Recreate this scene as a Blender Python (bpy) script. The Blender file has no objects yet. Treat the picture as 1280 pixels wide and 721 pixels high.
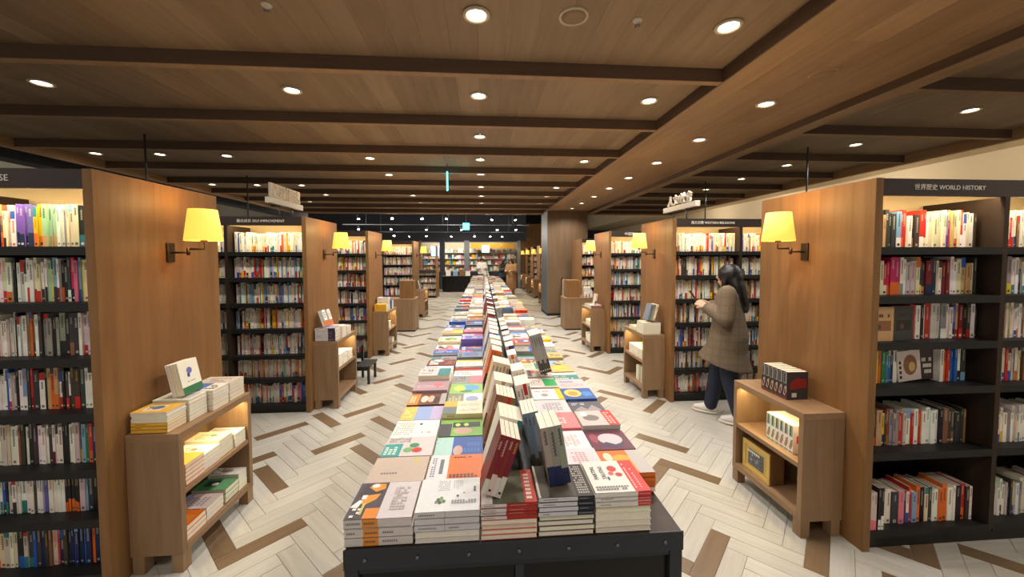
import bpy, math, random
import numpy as np
from mathutils import Vector, Matrix
sc = bpy.context.scene
COL = sc.collection
RND = random.Random(7)
PI = math.pi

# ------------------------------------------------------------------ camera, world, exposure
cd = bpy.data.cameras.new('camera'); cam = bpy.data.objects.new('camera', cd); COL.objects.link(cam)
FPX = 479.0
cd.sensor_fit = 'HORIZONTAL'; cd.sensor_width = 36.0; cd.lens = FPX / 1280 * 36.0
cd.shift_y = (341.0 - 360.5) / 1280 * 1.0
cd.clip_start = 0.05; cd.clip_end = 100
_pi, _ya, _ro = 0.0432, 0.0756, -0.0021
cam.matrix_world = (Matrix.Translation((0, 0, 1.718)) @ Matrix.Rotation(-_ya, 4, 'Z') @ Matrix.Rotation(PI/2 - _pi, 4, 'X') @ Matrix.Rotation(_ro, 4, 'Z'))
sc.camera = cam
w = bpy.data.worlds.new('world'); sc.world = w; w.use_nodes = True
w.node_tree.nodes['Background'].inputs[0].default_value = (1.0, 0.90, 0.78, 1)
w.node_tree.nodes['Background'].inputs[1].default_value = 0.34
sc.view_settings.view_transform = 'Standard'; sc.view_settings.look = 'None'
sc.view_settings.gamma = 1.0; sc.view_settings.use_curve_mapping = False
sc.view_settings.exposure = 0.9
DOWN_W, STRIP_W, SCONCE_W, CAB_W = 36.0, 3.0, 1.8, 1.1

# ------------------------------------------------------------------ colour + material helpers
def lin(c):
    o = []
    for v in c[:3]:
        v = v / 255.0
        o.append(v / 12.92 if v <= 0.04045 else ((v + 0.055) / 1.055) ** 2.4)
    return (o[0], o[1], o[2], 1.0)

def new_mat(name):
    m = bpy.data.materials.new(name); m.use_nodes = True
    nt = m.node_tree
    return m, nt, nt.nodes['Principled BSDF']

def plain(name, c, rough=0.5, metal=0.0, spec=0.5, emit=None, es=0.0, noise=0.0, nscale=40):
    m, nt, b = new_mat(name)
    b.inputs['Base Color'].default_value = lin(c)
    b.inputs['Roughness'].default_value = rough
    b.inputs['Metallic'].default_value = metal
    b.inputs['Specular IOR Level'].default_value = spec
    if emit:
        b.inputs['Emission Color'].default_value = lin(emit); b.inputs['Emission Strength'].default_value = es
    if noise:
        tc = nt.nodes.new('ShaderNodeTexCoord'); n = nt.nodes.new('ShaderNodeTexNoise'); n.inputs['Scale'].default_value = nscale
        n.inputs['Detail'].default_value = 4
        mx = nt.nodes.new('ShaderNodeMix'); mx.data_type = 'RGBA'
        mx.inputs[6].default_value = tuple(x * (1 - noise) for x in lin(c)[:3]) + (1,)
        mx.inputs[7].default_value = tuple(min(1, x * (1 + noise)) for x in lin(c)[:3]) + (1,)
        nt.links.new(tc.outputs['Object'], n.inputs['Vector']); nt.links.new(n.outputs['Fac'], mx.inputs[0])
        nt.links.new(mx.outputs[2], b.inputs['Base Color'])
    return m

def wood(name, c1, c2, axis='z', rough=0.5, rnd=0.0, scale=1.0, bump=0.1, contrast=1.0):
    """stretched-noise wood grain running along an object axis; rnd varies the tone from piece to piece"""
    m, nt, b = new_mat(name); N = nt.nodes; Lk = nt.links
    tc = N.new('ShaderNodeTexCoord'); oi = N.new('ShaderNodeObjectInfo'); mp = N.new('ShaderNodeMapping')
    s = {'x': (1.2, 16, 16), 'y': (16, 1.2, 16), 'z': (16, 16, 1.2)}[axis]
    mp.inputs['Scale'].default_value = tuple(v * scale for v in s)
    add = N.new('ShaderNodeVectorMath'); add.operation = 'ADD'
    mul = N.new('ShaderNodeMath'); mul.operation = 'MULTIPLY'; mul.inputs[1].default_value = 37.0
    Lk.new(oi.outputs['Random'], mul.inputs[0]); Lk.new(tc.outputs['Object'], add.inputs[0]); Lk.new(mul.outputs[0], add.inputs[1])
    Lk.new(add.outputs[0], mp.inputs['Vector'])
    n1 = N.new('ShaderNodeTexNoise'); n1.inputs['Scale'].default_value = 1.5; n1.inputs['Detail'].default_value = 6; n1.inputs['Distortion'].default_value = 0.6
    n2 = N.new('ShaderNodeTexNoise'); n2.inputs['Scale'].default_value = 1.1; n2.inputs['Detail'].default_value = 3
    Lk.new(mp.outputs[0], n1.inputs['Vector']); Lk.new(add.outputs[0], n2.inputs['Vector'])
    mix = N.new('ShaderNodeMath'); mix.operation = 'MULTIPLY_ADD'; mix.inputs[1].default_value = 0.65 * contrast
    h = N.new('ShaderNodeMath'); h.operation = 'MULTIPLY'; h.inputs[1].default_value = 0.35 * contrast
    Lk.new(n2.outputs['Fac'], h.inputs[0]); Lk.new(n1.outputs['Fac'], mix.inputs[0]); Lk.new(h.outputs[0], mix.inputs[2])
    r = N.new('ShaderNodeMath'); r.operation = 'MULTIPLY_ADD'; r.inputs[1].default_value = rnd; Lk.new(oi.outputs['Random'], r.inputs[0]); Lk.new(mix.outputs[0], r.inputs[2])
    cr = N.new('ShaderNodeValToRGB')
    cr.color_ramp.elements[0].position = 0.28 + 0.2 * rnd; cr.color_ramp.elements[0].color = lin(c2)
    cr.color_ramp.elements[1].position = 0.72 + 0.8 * rnd; cr.color_ramp.elements[1].color = lin(c1)
    Lk.new(r.outputs[0], cr.inputs[0]); Lk.new(cr.outputs[0], b.inputs['Base Color'])
    b.inputs['Roughness'].default_value = rough; b.inputs['Specular IOR Level'].default_value = 0.35
    if bump:
        bp = N.new('ShaderNodeBump'); bp.inputs['Strength'].default_value = bump; bp.inputs['Distance'].default_value = 0.002
        Lk.new(n1.outputs['Fac'], bp.inputs['Height']); Lk.new(bp.outputs[0], b.inputs['Normal'])
    return m

def printed(name, rough=0.45):
    """paper and card: the ink colour comes from the Col attribute"""
    m, nt, b = new_mat(name)
    a = nt.nodes.new('ShaderNodeAttribute'); a.attribute_name = 'Col'
    n = nt.nodes.new('ShaderNodeTexNoise'); n.inputs['Scale'].default_value = 60
    tc = nt.nodes.new('ShaderNodeTexCoord'); nt.links.new(tc.outputs['Object'], n.inputs['Vector'])
    mr = nt.nodes.new('ShaderNodeMapRange'); mr.inputs['To Min'].default_value = 0.9; mr.inputs['To Max'].default_value = 1.05
    nt.links.new(n.outputs['Fac'], mr.inputs['Value'])
    mx = nt.nodes.new('ShaderNodeMix'); mx.data_type = 'RGBA'; mx.blend_type = 'MULTIPLY'; mx.inputs[0].default_value = 1
    nt.links.new(a.outputs['Color'], mx.inputs[6]); nt.links.new(mr.outputs[0], mx.inputs[7])
    nt.links.new(mx.outputs[2], b.inputs['Base Color'])
    b.inputs['Roughness'].default_value = rough; b.inputs['Specular IOR Level'].default_value = 0.4
    return m

M = {}
M['panel'] = wood('panel_wood', (147, 107, 65), (116, 82, 47), 'z', 0.5, 0.0, 0.8, 0.05)
M['cab'] = wood('cabinet_wood', (154, 124, 92), (126, 98, 71), 'z', 0.5, 0.0, 1.0, 0.05)
M['cabx'] = wood('cabinet_wood_long', (158, 127, 94), (132, 103, 75), 'y', 0.5, 0.0, 1.0, 0.05)
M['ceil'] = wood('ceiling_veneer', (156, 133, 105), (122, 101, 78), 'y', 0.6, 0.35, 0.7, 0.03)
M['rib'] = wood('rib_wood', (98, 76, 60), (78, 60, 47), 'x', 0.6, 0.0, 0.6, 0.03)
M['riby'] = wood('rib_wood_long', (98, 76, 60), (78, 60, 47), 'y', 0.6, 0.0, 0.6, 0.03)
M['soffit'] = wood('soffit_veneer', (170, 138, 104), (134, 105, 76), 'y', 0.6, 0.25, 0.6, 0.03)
M['pillar'] = wood('pillar_wood', (122, 98, 72), (98, 76, 54), 'z', 0.55, 0.0, 0.7, 0.03)
M['plank'] = wood('pale_floor_plank', (196, 193, 184), (166, 162, 152), 'x', 0.32, 0.18, 1.4, 0.04)
M['plankd'] = wood('brown_floor_plank', (126, 104, 79), (102, 82, 60), 'x', 0.36, 0.2, 1.4, 0.05)
M['grout'] = plain('floor_joint', (158, 150, 136), 0.8)
M['black'] = plain('black_laminate', (17, 16, 15), 0.55, noise=0.15)
M['header'] = plain('header_brown', (50, 39, 35), 0.5, noise=0.1, nscale=8)
M['dkwood'] = wood('dark_edge_wood', (60, 45, 33), (40, 30, 22), 'z', 0.5, 0.0, 0.8, 0.03)
M['cream'] = plain('cream_board', (208, 182, 132), 0.6, noise=0.06, nscale=5)
M['white_letter'] = plain('white_letter', (236, 230, 220), 0.5)
M['metal_black'] = plain('black_steel', (46, 51, 58), 0.38, 0.3, noise=0.15, nscale=6)
M['metal_panel'] = plain('black_steel_panel', (20, 19, 20), 0.3, 0.3, noise=0.2, nscale=3)
M['bolt'] = plain('bolt_steel', (110, 116, 122), 0.3, 0.9)
M['bronze'] = plain('bronze_metal', (74, 62, 48), 0.4, 0.8)
M['rod'] = plain('rod_grey', (96, 98, 94), 0.4, 0.7)
M['wall_cream'] = plain('cream_paint', (206, 190, 160), 0.8, noise=0.03, nscale=2)
M['wall_grey'] = plain('grey_paint', (150, 146, 134), 0.8, noise=0.03, nscale=2)
M['dark'] = plain('dark_ceiling_paint', (44, 47, 56), 0.8, noise=0.1, nscale=2)
M['trim'] = wood('pale_trim', (176, 140, 100), (150, 116, 80), 'y', 0.55, 0, 0.6, 0.02)
M['print'] = printed('printed_card', 0.42)
M['glow'] = plain('downlight_lens', (255, 250, 240), 0.4, emit=(255, 246, 230), es=10)
M['strip'] = plain('warm_led_strip', (255, 230, 180), 0.4, emit=(255, 214, 140), es=3.5)
M['ring'] = plain('downlight_ring', (196, 182, 160), 0.5)
M['grille'] = plain('speaker_grille', (140, 116, 86), 0.7, noise=0.3, nscale=200)
M['screen_cyan'] = plain('exit_sign_light', (120, 230, 235), 0.4, emit=(90, 215, 225), es=2.2)
M['plastic_w'] = plain('white_plastic', (214, 206, 192), 0.5)
M['gold'] = plain('gold_card', (216, 182, 100), 0.42, 0.2, noise=0.08)

# shade: translucent warm fabric lit by the bulb inside
def shade_mat():
    m, nt, b = new_mat('lamp_shade_fabric')
    b.inputs['Base Color'].default_value = lin((240, 205, 120)); b.inputs['Roughness'].default_value = 0.8
    b.inputs['Emission Color'].default_value = lin((255, 196, 72)); b.inputs['Emission Strength'].default_value = 0.62
    tc = nt.nodes.new('ShaderNodeTexCoord'); wv = nt.nodes.new('ShaderNodeTexWave'); wv.inputs['Scale'].default_value = 40; wv.bands_direction = 'Z'
    nt.links.new(tc.outputs['Object'], wv.inputs['Vector'])
    bp = nt.nodes.new('ShaderNodeBump'); bp.inputs['Strength'].default_value = 0.15; bp.inputs['Distance'].default_value = 0.001
    nt.links.new(wv.outputs['Fac'], bp.inputs['Height']); nt.links.new(bp.outputs[0], b.inputs['Normal'])
    return m
M['shade'] = shade_mat()

# ------------------------------------------------------------------ mesh builder
class MB:
    def __init__(s): s.v = []; s.f = []; s.c = []; s.m = []; s.sm = []; s.T = None
    def vert(s, p):
        if s.T is not None: p = s.T @ Vector(p)
        s.v.append((p[0], p[1], p[2])); return len(s.v) - 1
    def face(s, idx, col=None, mi=0, smooth=False):
        s.f.append(tuple(idx)); s.c.append(col); s.m.append(mi); s.sm.append(smooth)
    def quad(s, a, b, c, d, col=None, mi=0): s.face([s.vert(p) for p in (a, b, c, d)], col, mi)
    def poly(s, pts, col=None, mi=0): s.face([s.vert(p) for p in pts], col, mi)
    def box(s, x0, x1, y0, y1, z0, z1, col=None, mi=0, skip=''):
        i = [s.vert(p) for p in ((x0,y0,z0),(x1,y0,z0),(x1,y1,z0),(x0,y1,z0),(x0,y0,z1),(x1,y0,z1),(x1,y1,z1),(x0,y1,z1))]
        F = {'b': (0,3,2,1), 't': (4,5,6,7), 'f': (0,1,5,4), 'r': (1,2,6,5), 'k': (2,3,7,6), 'l': (3,0,4,7)}
        for k, q in F.items():
            if k not in skip: s.face([i[j] for j in q], col, mi)
        return s
    def rings(s, rings, col=None, mi=0, smooth=True, cap=True, closed=True):
        ids = [[s.vert(p) for p in r] for r in rings]; n = len(ids[0])
        for a, b in zip(ids[:-1], ids[1:]):
            for j in range(n if closed else n - 1):
                k = (j + 1) % n; s.face((a[j], a[k], b[k], b[j]), col, mi, smooth)
        if cap:
            s.face(tuple(reversed(ids[0])), col, mi); s.face(tuple(ids[-1]), col, mi)
        return s
    def lathe(s, prof, c=(0,0,0), n=20, col=None, mi=0, smooth=True, cap=True, ax='z'):
        R = []
        for r, z in prof:
            ring = []
            for j in range(n):
                a = 2*PI*j/n; x, y = r*math.cos(a), r*math.sin(a)
                ring.append((c[0]+x, c[1]+y, c[2]+z) if ax == 'z' else ((c[0]+z, c[1]+x, c[2]+y) if ax == 'x' else (c[0]+y, c[1]+z, c[2]+x)))
            R.append(ring)
        return s.rings(R, col, mi, smooth, cap)
    def tube(s, pts, r, n=8, col=None, mi=0, smooth=True):
        pts = [Vector(p) for p in pts]; R = []
        for i, p in enumerate(pts):
            d = (pts[min(i+1, len(pts)-1)] - pts[max(i-1, 0)]).normalized()
            u = d.cross(Vector((0, 0, 1)));  u = u if u.length > 1e-3 else d.cross(Vector((1, 0, 0))); u.normalize(); v = d.cross(u)
            rr = r[i] if isinstance(r, (list, tuple)) else r
            R.append([tuple(p + rr*(math.cos(2*PI*j/n)*u + math.sin(2*PI*j/n)*v)) for j in range(n)])
        return s.rings(R, col, mi, smooth, True)
    def mesh(s, name, mats):
        me = bpy.data.meshes.new(name); me.from_pydata(s.v, [], s.f)
        for m in (mats if isinstance(mats, (list, tuple)) else [mats]): me.materials.append(m)
        me.polygons.foreach_set('material_index', s.m); me.polygons.foreach_set('use_smooth', s.sm)
        if any(c is not None for c in s.c):
            at = me.color_attributes.new('Col', 'FLOAT_COLOR', 'CORNER'); buf = np.ones(len(me.loops)*4, np.float32); k = 0; cache = {}
            for f, c in zip(s.f, s.c):
                if c is None: c = (200, 200, 200)
                lc = cache.get(c) or cache.setdefault(c, lin(c))
                for _ in f: buf[k:k+4] = lc; k += 4
            at.data.foreach_set('color', buf)
        me.update(); return me
    def build(s, name, mats, parent=None, loc=None, bevel=0):
        o = bpy.data.objects.new(name, s.mesh(name, mats)); COL.objects.link(o)
        if parent: o.parent = parent
        if loc: o.location = loc
        if bevel:
            b = o.modifiers.new('bevel', 'BEVEL'); b.width = bevel; b.segments = 2; b.limit_method = 'ANGLE'
        return o

def tag(o, label=None, cat=None, group=None, kind=None):
    if label: o['label'] = label
    if cat: o['category'] = cat
    if group: o['group'] = group
    if kind: o['kind'] = kind
    return o
def empty(name, loc=(0,0,0), rz=0, label=None, cat=None, group=None):
    o = bpy.data.objects.new(name, None); COL.objects.link(o); o.location = loc; o.rotation_euler = (0, 0, rz); o.empty_display_size = 0.1
    return tag(o, label, cat, group)
def bx(name, mat, parent, x0, x1, y0, y1, z0, z1, bevel=0):
    return MB().box(x0, x1, y0, y1, z0, z1).build(name, mat, parent, bevel=bevel)
def struct(o): o['kind'] = 'structure'; return o
def copy_tree(o, parent=None):
    c = o.copy(); COL.objects.link(c)
    if parent: c.parent = parent
    for ch in list(o.children): copy_tree(ch, c)
    return c
def text(name, s, size, mat, parent, loc, rot, extrude=0.002, align='CENTER'):
    cu = bpy.data.curves.new(name, 'FONT'); cu.body = s; cu.size = size; cu.extrude = extrude; cu.align_x = align; cu.align_y = 'CENTER'; cu.resolution_u = 2
    t = bpy.data.objects.new(name, cu); COL.objects.link(t)
    dg = bpy.context.evaluated_depsgraph_get(); dg.update()
    me = bpy.data.meshes.new_from_object(t.evaluated_get(dg)); bpy.data.objects.remove(t); bpy.data.curves.remove(cu)
    me.materials.clear(); me.materials.append(mat)
    o = bpy.data.objects.new(name, me); COL.objects.link(o); o.parent = parent; o.location = loc; o.rotation_euler = rot
    return o
def light(name, kind, parent, loc, energy, color, **k):
    l = bpy.data.lights.new(name, kind); l.energy = energy; l.color = color
    for a, b in k.items(): setattr(l, a, b)
    o = bpy.data.objects.new(name, l); COL.objects.link(o); o.parent = parent; o.location = loc
    return o
ORD = ['zeroth','first','second','third','fourth','fifth','sixth','seventh','eighth','ninth','tenth','eleventh','twelfth','thirteenth','fourteenth','fifteenth','sixteenth','seventeenth','eighteenth','nineteenth','twentieth']
def nth(n):
    if n <= 20: return ORD[n]
    return ['twenty','thirty','forty'][n//10-2] + ('-' + ORD[n % 10] if n % 10 else '')

# ------------------------------------------------------------------ floor: diagonal herringbone planks
PL, PWD = 0.465, 0.1085                       # plank length and width
CX, CP, RP = -1.33, 0.3288, PWD * math.sqrt(2)  # column origin, column pitch, row pitch
floor = struct(bx('floor', M['grout'], None, -9.5, 8.2, -3, 26, -0.03, -0.004))
def plank_mesh(mat, nm):
    g = 0.0012; mb = MB(); a, b = PL/2 - g, PWD/2 - g
    mb.rings([[(-a,-b,-0.004),(a,-b,-0.004),(a,b,-0.004),(-a,b,-0.004)], [(-a,-b,-0.0012),(a,-b,-0.0012),(a,b,-0.0012),(-a,b,-0.0012)],
              [(-a+.001,-b+.001,0),(a-.001,-b+.001,0),(a-.001,b-.001,0),(-a+.001,b-.001,0)]], smooth=False)
    return mb.mesh(nm, mat)
me_p, me_d = plank_mesh(M['plank'], 'pale_plank'), plank_mesh(M['plankd'], 'brown_plank')
dark = {(0,0),(0,8),(0,13),(0,20),(0,26),(1,6),(1,10),(1,17),(1,28),(-1,11),(10,12),(10,21),(10,-2),(9,6),(9,3),(9,14),(9,21),(-1,0),(-1,4),(8,-2),(8,3),(8,13),(11,-2),(11,-5),(13,-4),(12,-2)}
drnd = random.Random(3)
known = {0: 28, 1: 30, -1: 13, 10: 23, 9: 23}
for k in range(-26, 32):
    n = known.get(k, drnd.randint(-14, -8) if k not in (8, 11, 12, 13) else 14) + drnd.randint(4, 7)
    while n < 170:
        dark.add((k, n)); n += drnd.choice([4, 5, 6, 7, 8, 9])
planks = []
for k in range(-24, 29):
    for n in range(-30, 152):
        x = CX + CP*k; y = 2.349 + RP*(n + (0.5 if k % 2 else 0))
        if -9 < x < 7.8 and -2.6 < y < 25: planks.append((x, y, k, n))
def vis(p):
    x, y, k, n = p
    return 1.05 < y < 9 and abs(x - 0.1) < 1.28*y and not (-0.62 < x < 0.75 and y > 1.3) and not (x < -2.1 and y < 4.1) and not (x > 3.4) and x > -3.2
front = sorted([p for p in planks if vis(p)], key=lambda p: p[0]**2 + p[1]**2)[:300]
fs = set((p[2], p[3]) for p in front)
for x, y, k, n in front:
    o = bpy.data.objects.new('plank', me_d if (k, n) in dark else me_p); COL.objects.link(o); o.parent = floor
    o.location = (x, y, 0); o.rotation_euler = (0, 0, PI/4 if k % 2 == 0 else -PI/4)
for me, sel, nm, lb in ((me_p, False, 'pale_planks', 'pale herringbone planks'), (me_d, True, 'brown_planks', 'scattered brown planks')):
    V = np.array([v.co[:] for v in me.vertices]); F = [tuple(p.vertices) for p in me.polygons]; vs = []; fl = []
    for x, y, k, n in planks:
        if (k, n) in fs or ((k, n) in dark) != sel: continue
        a = PI/4 if k % 2 == 0 else -PI/4; c, s = math.cos(a), math.sin(a); b = len(vs)
        vs += [(x + c*v[0] - s*v[1], y + s*v[0] + c*v[1], v[2]) for v in V]; fl += [tuple(i + b for i in f) for f in F]
    mm = bpy.data.meshes.new(nm); mm.from_pydata(vs, [], fl); mm.materials.append(M['plankd'] if sel else M['plank']); mm.update()
    o = bpy.data.objects.new(nm, mm); COL.objects.link(o); o.parent = floor; o['kind'] = 'stuff'; o['label'] = lb

# ------------------------------------------------------------------ coffered timber ceiling
ZC, ZR = 3.12, 3.02                         # panel level, rib underside level
XL, X1, X2, X3, XR = -5.5, 1.80, 3.055, 3.24, 5.9
ribs = [-2.68 + 1.098*k for k in range(14)]  # y of each cross rib, last one closes the field
Y0, Y1 = ribs[0], ribs[-1] + 0.06
ceiling = struct(bx('ceiling', M['dark'], None, XL, XR, Y0, Y1, ZC + 0.03, ZC + 0.08))
for y in ribs:
    for a, b in ((XL, X1), (X3, XR)):
        bx('rib', M['rib'], ceiling, a, b, y, y + 0.06, ZR + .004, ZC + 0.03); bx('rib_bounce_strip', M['soffit'], ceiling, a, b, y + .001, y + 0.06, ZR, ZR + .004)  # paler strip paints the floor's bounce light onto each rib underside
pw = 0.1825
me_c = MB().box(-pw/2+.0006, pw/2-.0006, -0.519, 0.519, 0, 0.03).mesh('ceiling_plank', M['ceil'])
cps = []
for k, y in enumerate(ribs[:-1]):
    for a, b in ((XL, X1), (X3, XR)):
        cnt = int(round((b - a)/pw)); w_ = (b - a)/cnt
        for j in range(cnt): cps.append((a + w_*(j + .5), y + 0.06 + 0.519, w_/pw))
cps.sort(key=lambda p: (0 if p[1] > 1.0 else 1, p[0]**2 + p[1]**2))
for x, y, s in cps[:300]:
    o = bpy.data.objects.new('ceiling_plank', me_c); COL.objects.link(o); o.parent = ceiling; o.location = (x, y, ZC); o.scale = (s, 1, 1)
mb = MB()
for x, y, s in cps[300:]: mb.box(x - pw/2*s + .0006, x + pw/2*s - .0006, y - .519, y + .519, ZC, ZC + .03)
o = mb.build('far_ceiling_planks', M['ceil'], ceiling); o['kind'] = 'stuff'; o['label'] = 'far planks of the timber ceiling'
# wide flat soffit with a lower edge beam on its right
soffit = struct(bx('trim_1', M['dark'], None, X1 + .012, X3, Y0, Y1, ZR + 0.025, ZC + 0.03))
bx('soffit_side', M['riby'], soffit, X1, X1 + 0.012, Y0, Y1, ZR, ZC + 0.03)
sw = (X2 - X1 - 0.012)/6
for j in range(6):
    y = Y0 - (j % 3)*0.7
    while y < Y1:
        a, b = max(y, Y0), min(y + 2.1, Y1)
        if b > a: bx('soffit_plank', M['soffit'], soffit, X1 + .012 + sw*j + .0006, X1 + .012 + sw*(j+1) - .0006, a + .0006, b - .0006, ZR, ZR + 0.025)
        y += 2.1
bx('edge_beam', M['riby'], soffit, X2, X2 + .012, Y0, Y1, ZR - 0.062, ZR + 0.02)
bx('edge_beam_underside', M['soffit'], soffit, X2 + .012, X3, Y0, Y1, ZR - 0.06, ZR + 0.02)
for i, (x, s) in enumerate(((XL, -1), (XR, 1))):
    t = struct(bx('trim_%d' % (i + 2), M['trim'], None, x - 0.06 if s < 0 else x, x if s < 0 else x + 0.06, Y0, Y1, ZR - 0.02, ZC + 0.05))
struct(bx('trim_4', M['trim'], None, XL, XR, Y1, Y1 + 0.05, ZR - 0.03, ZC + 0.05))
# side walls, upper black ceiling, rear
struct(bx('wall_right', M['wall_cream'], None, 8.0, 8.1, -3, 26, 0, 4.2))
struct(bx('wall_left', M['wall_grey'], None, -9.4, -9.3, -3, 26, 0, 4.2))
struct(bx('ceiling_upper', M['dark'], None, -9.4, 8.1, -3, 26, 4.2, 4.3))
# black ducts over the left side aisle and cream bulkhead on the right
struct(bx('trim_5', M['wall_cream'], None, 6.3, 8.0, -3, 26, 3.35, 4.2))
struct(bx('trim_6', M['dark'], None, -6.4, -6.1, -3, 14, 3.0, 3.35))

# pillar
pil = struct(empty('pillar', (0, 0, 0), 0)); pil['label'] = 'square timber-clad pillar rising to the soffit'
bx('pillar_front', M['pillar'], pil, 1.86, 3.02, 10.92, 12.0, 0, ZR + .03)
bx('pillar_side', plain('pillar_grey', (104, 106, 110), 0.5, 0.2, noise=0.06), pil, 1.84, 1.86, 10.90, 12.0, 0, ZR + .03)
bx('baseboard', M['black'], pil, 1.835, 3.025, 10.89, 12.0, 0, 0.07)

# ------------------------------------------------------------------ downlights, speakers, detectors
mb = MB(); mb.lathe([(0.079, 0), (0.079, -0.008), (0.07, -0.012), (0.06, -0.010), (0.052, 0.018)], n=24, cap=False); ring_me = mb.mesh('trim_ring', M['ring'])
mb = MB(); mb.lathe([(0.0005, 0.002), (0.055, 0.002), (0.055, 0.012), (0.0005, 0.012)], n=24); lens_me = mb.mesh('lens', M['glow'])
dl_light = bpy.data.lights.new('downlight_beam', 'SPOT'); dl_light.energy = DOWN_W; dl_light.color = (1.0, 0.93, 0.84)
dl_light.spot_size = math.radians(150); dl_light.spot_blend = 0.7; dl_light.shadow_soft_size = 0.05
cols_ = {-5.19: 'outermost left column', -4.37: 'second column from the left ceiling edge', -3.52: 'third column from the left ceiling edge', -1.59: 'column above the left aisle', -0.03: 'column above the book tables', 1.5: 'column just left of the soffit', 2.42: 'soffit', 4.69: 'column above the right cases'}
dl = [(-0.03,y) for y in (2.29,3.41,4.55,5.62,6.6,7.79,8.95,10.1)] + [(1.5,y) for y in (2.29,3.41,5.62,7.79,8.93,10.1)] + [(-1.59,y) for y in (3.41,5.64,6.75,8.99,10.1)] \
   + [(-3.52,y) for y in (3.41,5.64,7.84,9.0,11.08)] + [(-4.37,y) for y in (5.62,7.87,10.1)] + [(-5.19,y) for y in (5.63,7.86,10.1)] + [(2.42,y) for y in (3.16,4.17,5.23,6.26,7.24,8.25,9.3,10.3)] \
   + [(4.69,y) for y in (3.41,4.55,5.65,6.69,7.8,8.95)] + [(-3.52,1.2),(3.9,1.2),(-1.59,0.1),(1.5,0.1)]
seen = {}
for x, y in dl:
    seen[x] = seen.get(x, 0) + (1 if y > 1.5 else 0)
    z = ZR if x == 2.42 else ZC
    where = ('recessed downlight in the wide soffit, %s from the viewer' % nth(seen[x])) if x == 2.42 else 'recessed downlight, %s from the viewer in the %s' % (nth(seen[x]), cols_.get(x, 'row'))
    if y < 2.2: where = {-3.52: 'recessed downlight overhead before the leftmost case', 3.9: 'recessed downlight overhead before the history case', -1.59: 'recessed downlight overhead at the left behind the viewer', 1.5: 'recessed downlight overhead at the right behind the viewer'}[x]
    r = empty('downlight', (x, y, z), 0, where, 'downlight', 'recessed ceiling downlights')
    for nm, me in (('trim_ring', ring_me), ('lens', lens_me)):
        o = bpy.data.objects.new(nm, me); COL.objects.link(o); o.parent = r; o.location = (0, 0, -0.004)
    o = bpy.data.objects.new('beam', dl_light); COL.objects.link(o); o.parent = r; o.location = (0, 0, -0.03)
for x, y, z, lb in ((0.536, 2.268, ZC, 'round grille speaker in the ceiling beside the nearest downlight'), (2.437, 2.626, ZR, 'flat round speaker grille set in the wide soffit')):
    r = empty('ceiling_speaker', (x, y, z), 0, lb, 'speaker', 'ceiling speakers')
    MB().lathe([(0.088, 0), (0.088, -0.008), (0.078, -0.012), (0.072, -0.006)], n=28, cap=False).build('rim', M['ring'] if z == ZC else M['soffit'], r)
    MB().lathe([(0.0005, -0.010), (0.03, -0.010), (0.074, -0.006), (0.074, 0.0)], n=28).build('grille', M['grille'], r)
for x, y, lb in ((0.925, 2.278, 'small sprinkler head in the ceiling right of the round speaker'), (-1.195, 2.294, 'small sprinkler head in the ceiling at the upper left')):
    r = empty('sprinkler', (x, y, ZC), 0, lb, 'sprinkler', 'ceiling sprinklers')
    MB().lathe([(0.028, 0), (0.028, -0.006), (0.012, -0.008), (0.008, -0.03)], n=14).build('escutcheon', M['plastic_w'], r)
    MB().lathe([(0.016, -0.032), (0.016, -0.036), (0.003, -0.04)], n=12).build('deflector', M['bolt'], r)

# hanging exit sign seen edge-on
r = empty('exit_sign', (-0.545, 6.06, 3.02), math.radians(5.1), 'glowing pale blue exit sign hanging edge-on over the tables', 'exit sign')
bx('sign_panel', M['screen_cyan'], r, -0.012, 0.012, -0.16, 0.16, -0.26, -0.02, 0.003)
for yy in (-0.1, 0.1): MB().tube([(0, yy, -0.02), (0, yy, 0.10 if yy < 0 else 0.0)], 0.006).build('hanger', M['rod'], r)

# unseen downlights added outside the timber field to brighten the side walls
for i, (x, y, z) in enumerate([(6.8, yy, 3.35) for yy in (1.5, 4.2, 6.9, 9.6, 12.3)] + [(-7.4, yy, 4.2) for yy in (3.5, 6.5, 9.5)]):
    r = empty('downlight', (x, y, z), 0, 'added unseen downlight washing the %s side wall, %s from the viewer' % (('right', nth(i + 1)) if x > 0 else ('left', nth(i - 4))), 'downlight', 'added wall-washing downlights')
    for nm, me in (('trim_ring', ring_me), ('lens', lens_me)):
        o = bpy.data.objects.new(nm, me); COL.objects.link(o); o.parent = r; o.location = (0, 0, -0.004)
    light('beam', 'POINT', r, (0, 0, -0.12), 24, (1.0, 0.88, 0.72), shadow_soft_size=0.05)

# ------------------------------------------------------------------ books
PAL = {'W': (246,242,230), 'C': (234,220,186), 'G': (152,150,142), 'K': (30,28,30), 'D': (64,59,55), 'R': (200,44,36), 'M': (118,30,36), 'O': (226,112,36), 'Y': (236,190,34),
       'B': (48,92,178), 'N': (32,42,84), 'L': (132,170,204), 'E': (58,128,72), 'g': (166,204,160), 'T': (48,128,130), 'P': (226,124,134), 'V': (112,94,170), 'S': (140,96,58), 'H': (112,126,150), 'F': (202,166,110), 'U': (214,198,190), 'Q': (200,34,92)}
CN = {'W': 'white', 'C': 'cream', 'G': 'grey', 'K': 'black', 'D': 'charcoal', 'R': 'red', 'M': 'maroon', 'O': 'orange', 'Y': 'yellow', 'B': 'blue', 'N': 'navy', 'L': 'light blue', 'E': 'green', 'g': 'pale green', 'T': 'teal', 'P': 'pink', 'V': 'purple', 'S': 'brown', 'H': 'slate blue', 'F': 'tan', 'U': 'pinkish grey', 'Q': 'magenta'}
LIGHTS = 'WCGLgPUFYOH'
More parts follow.
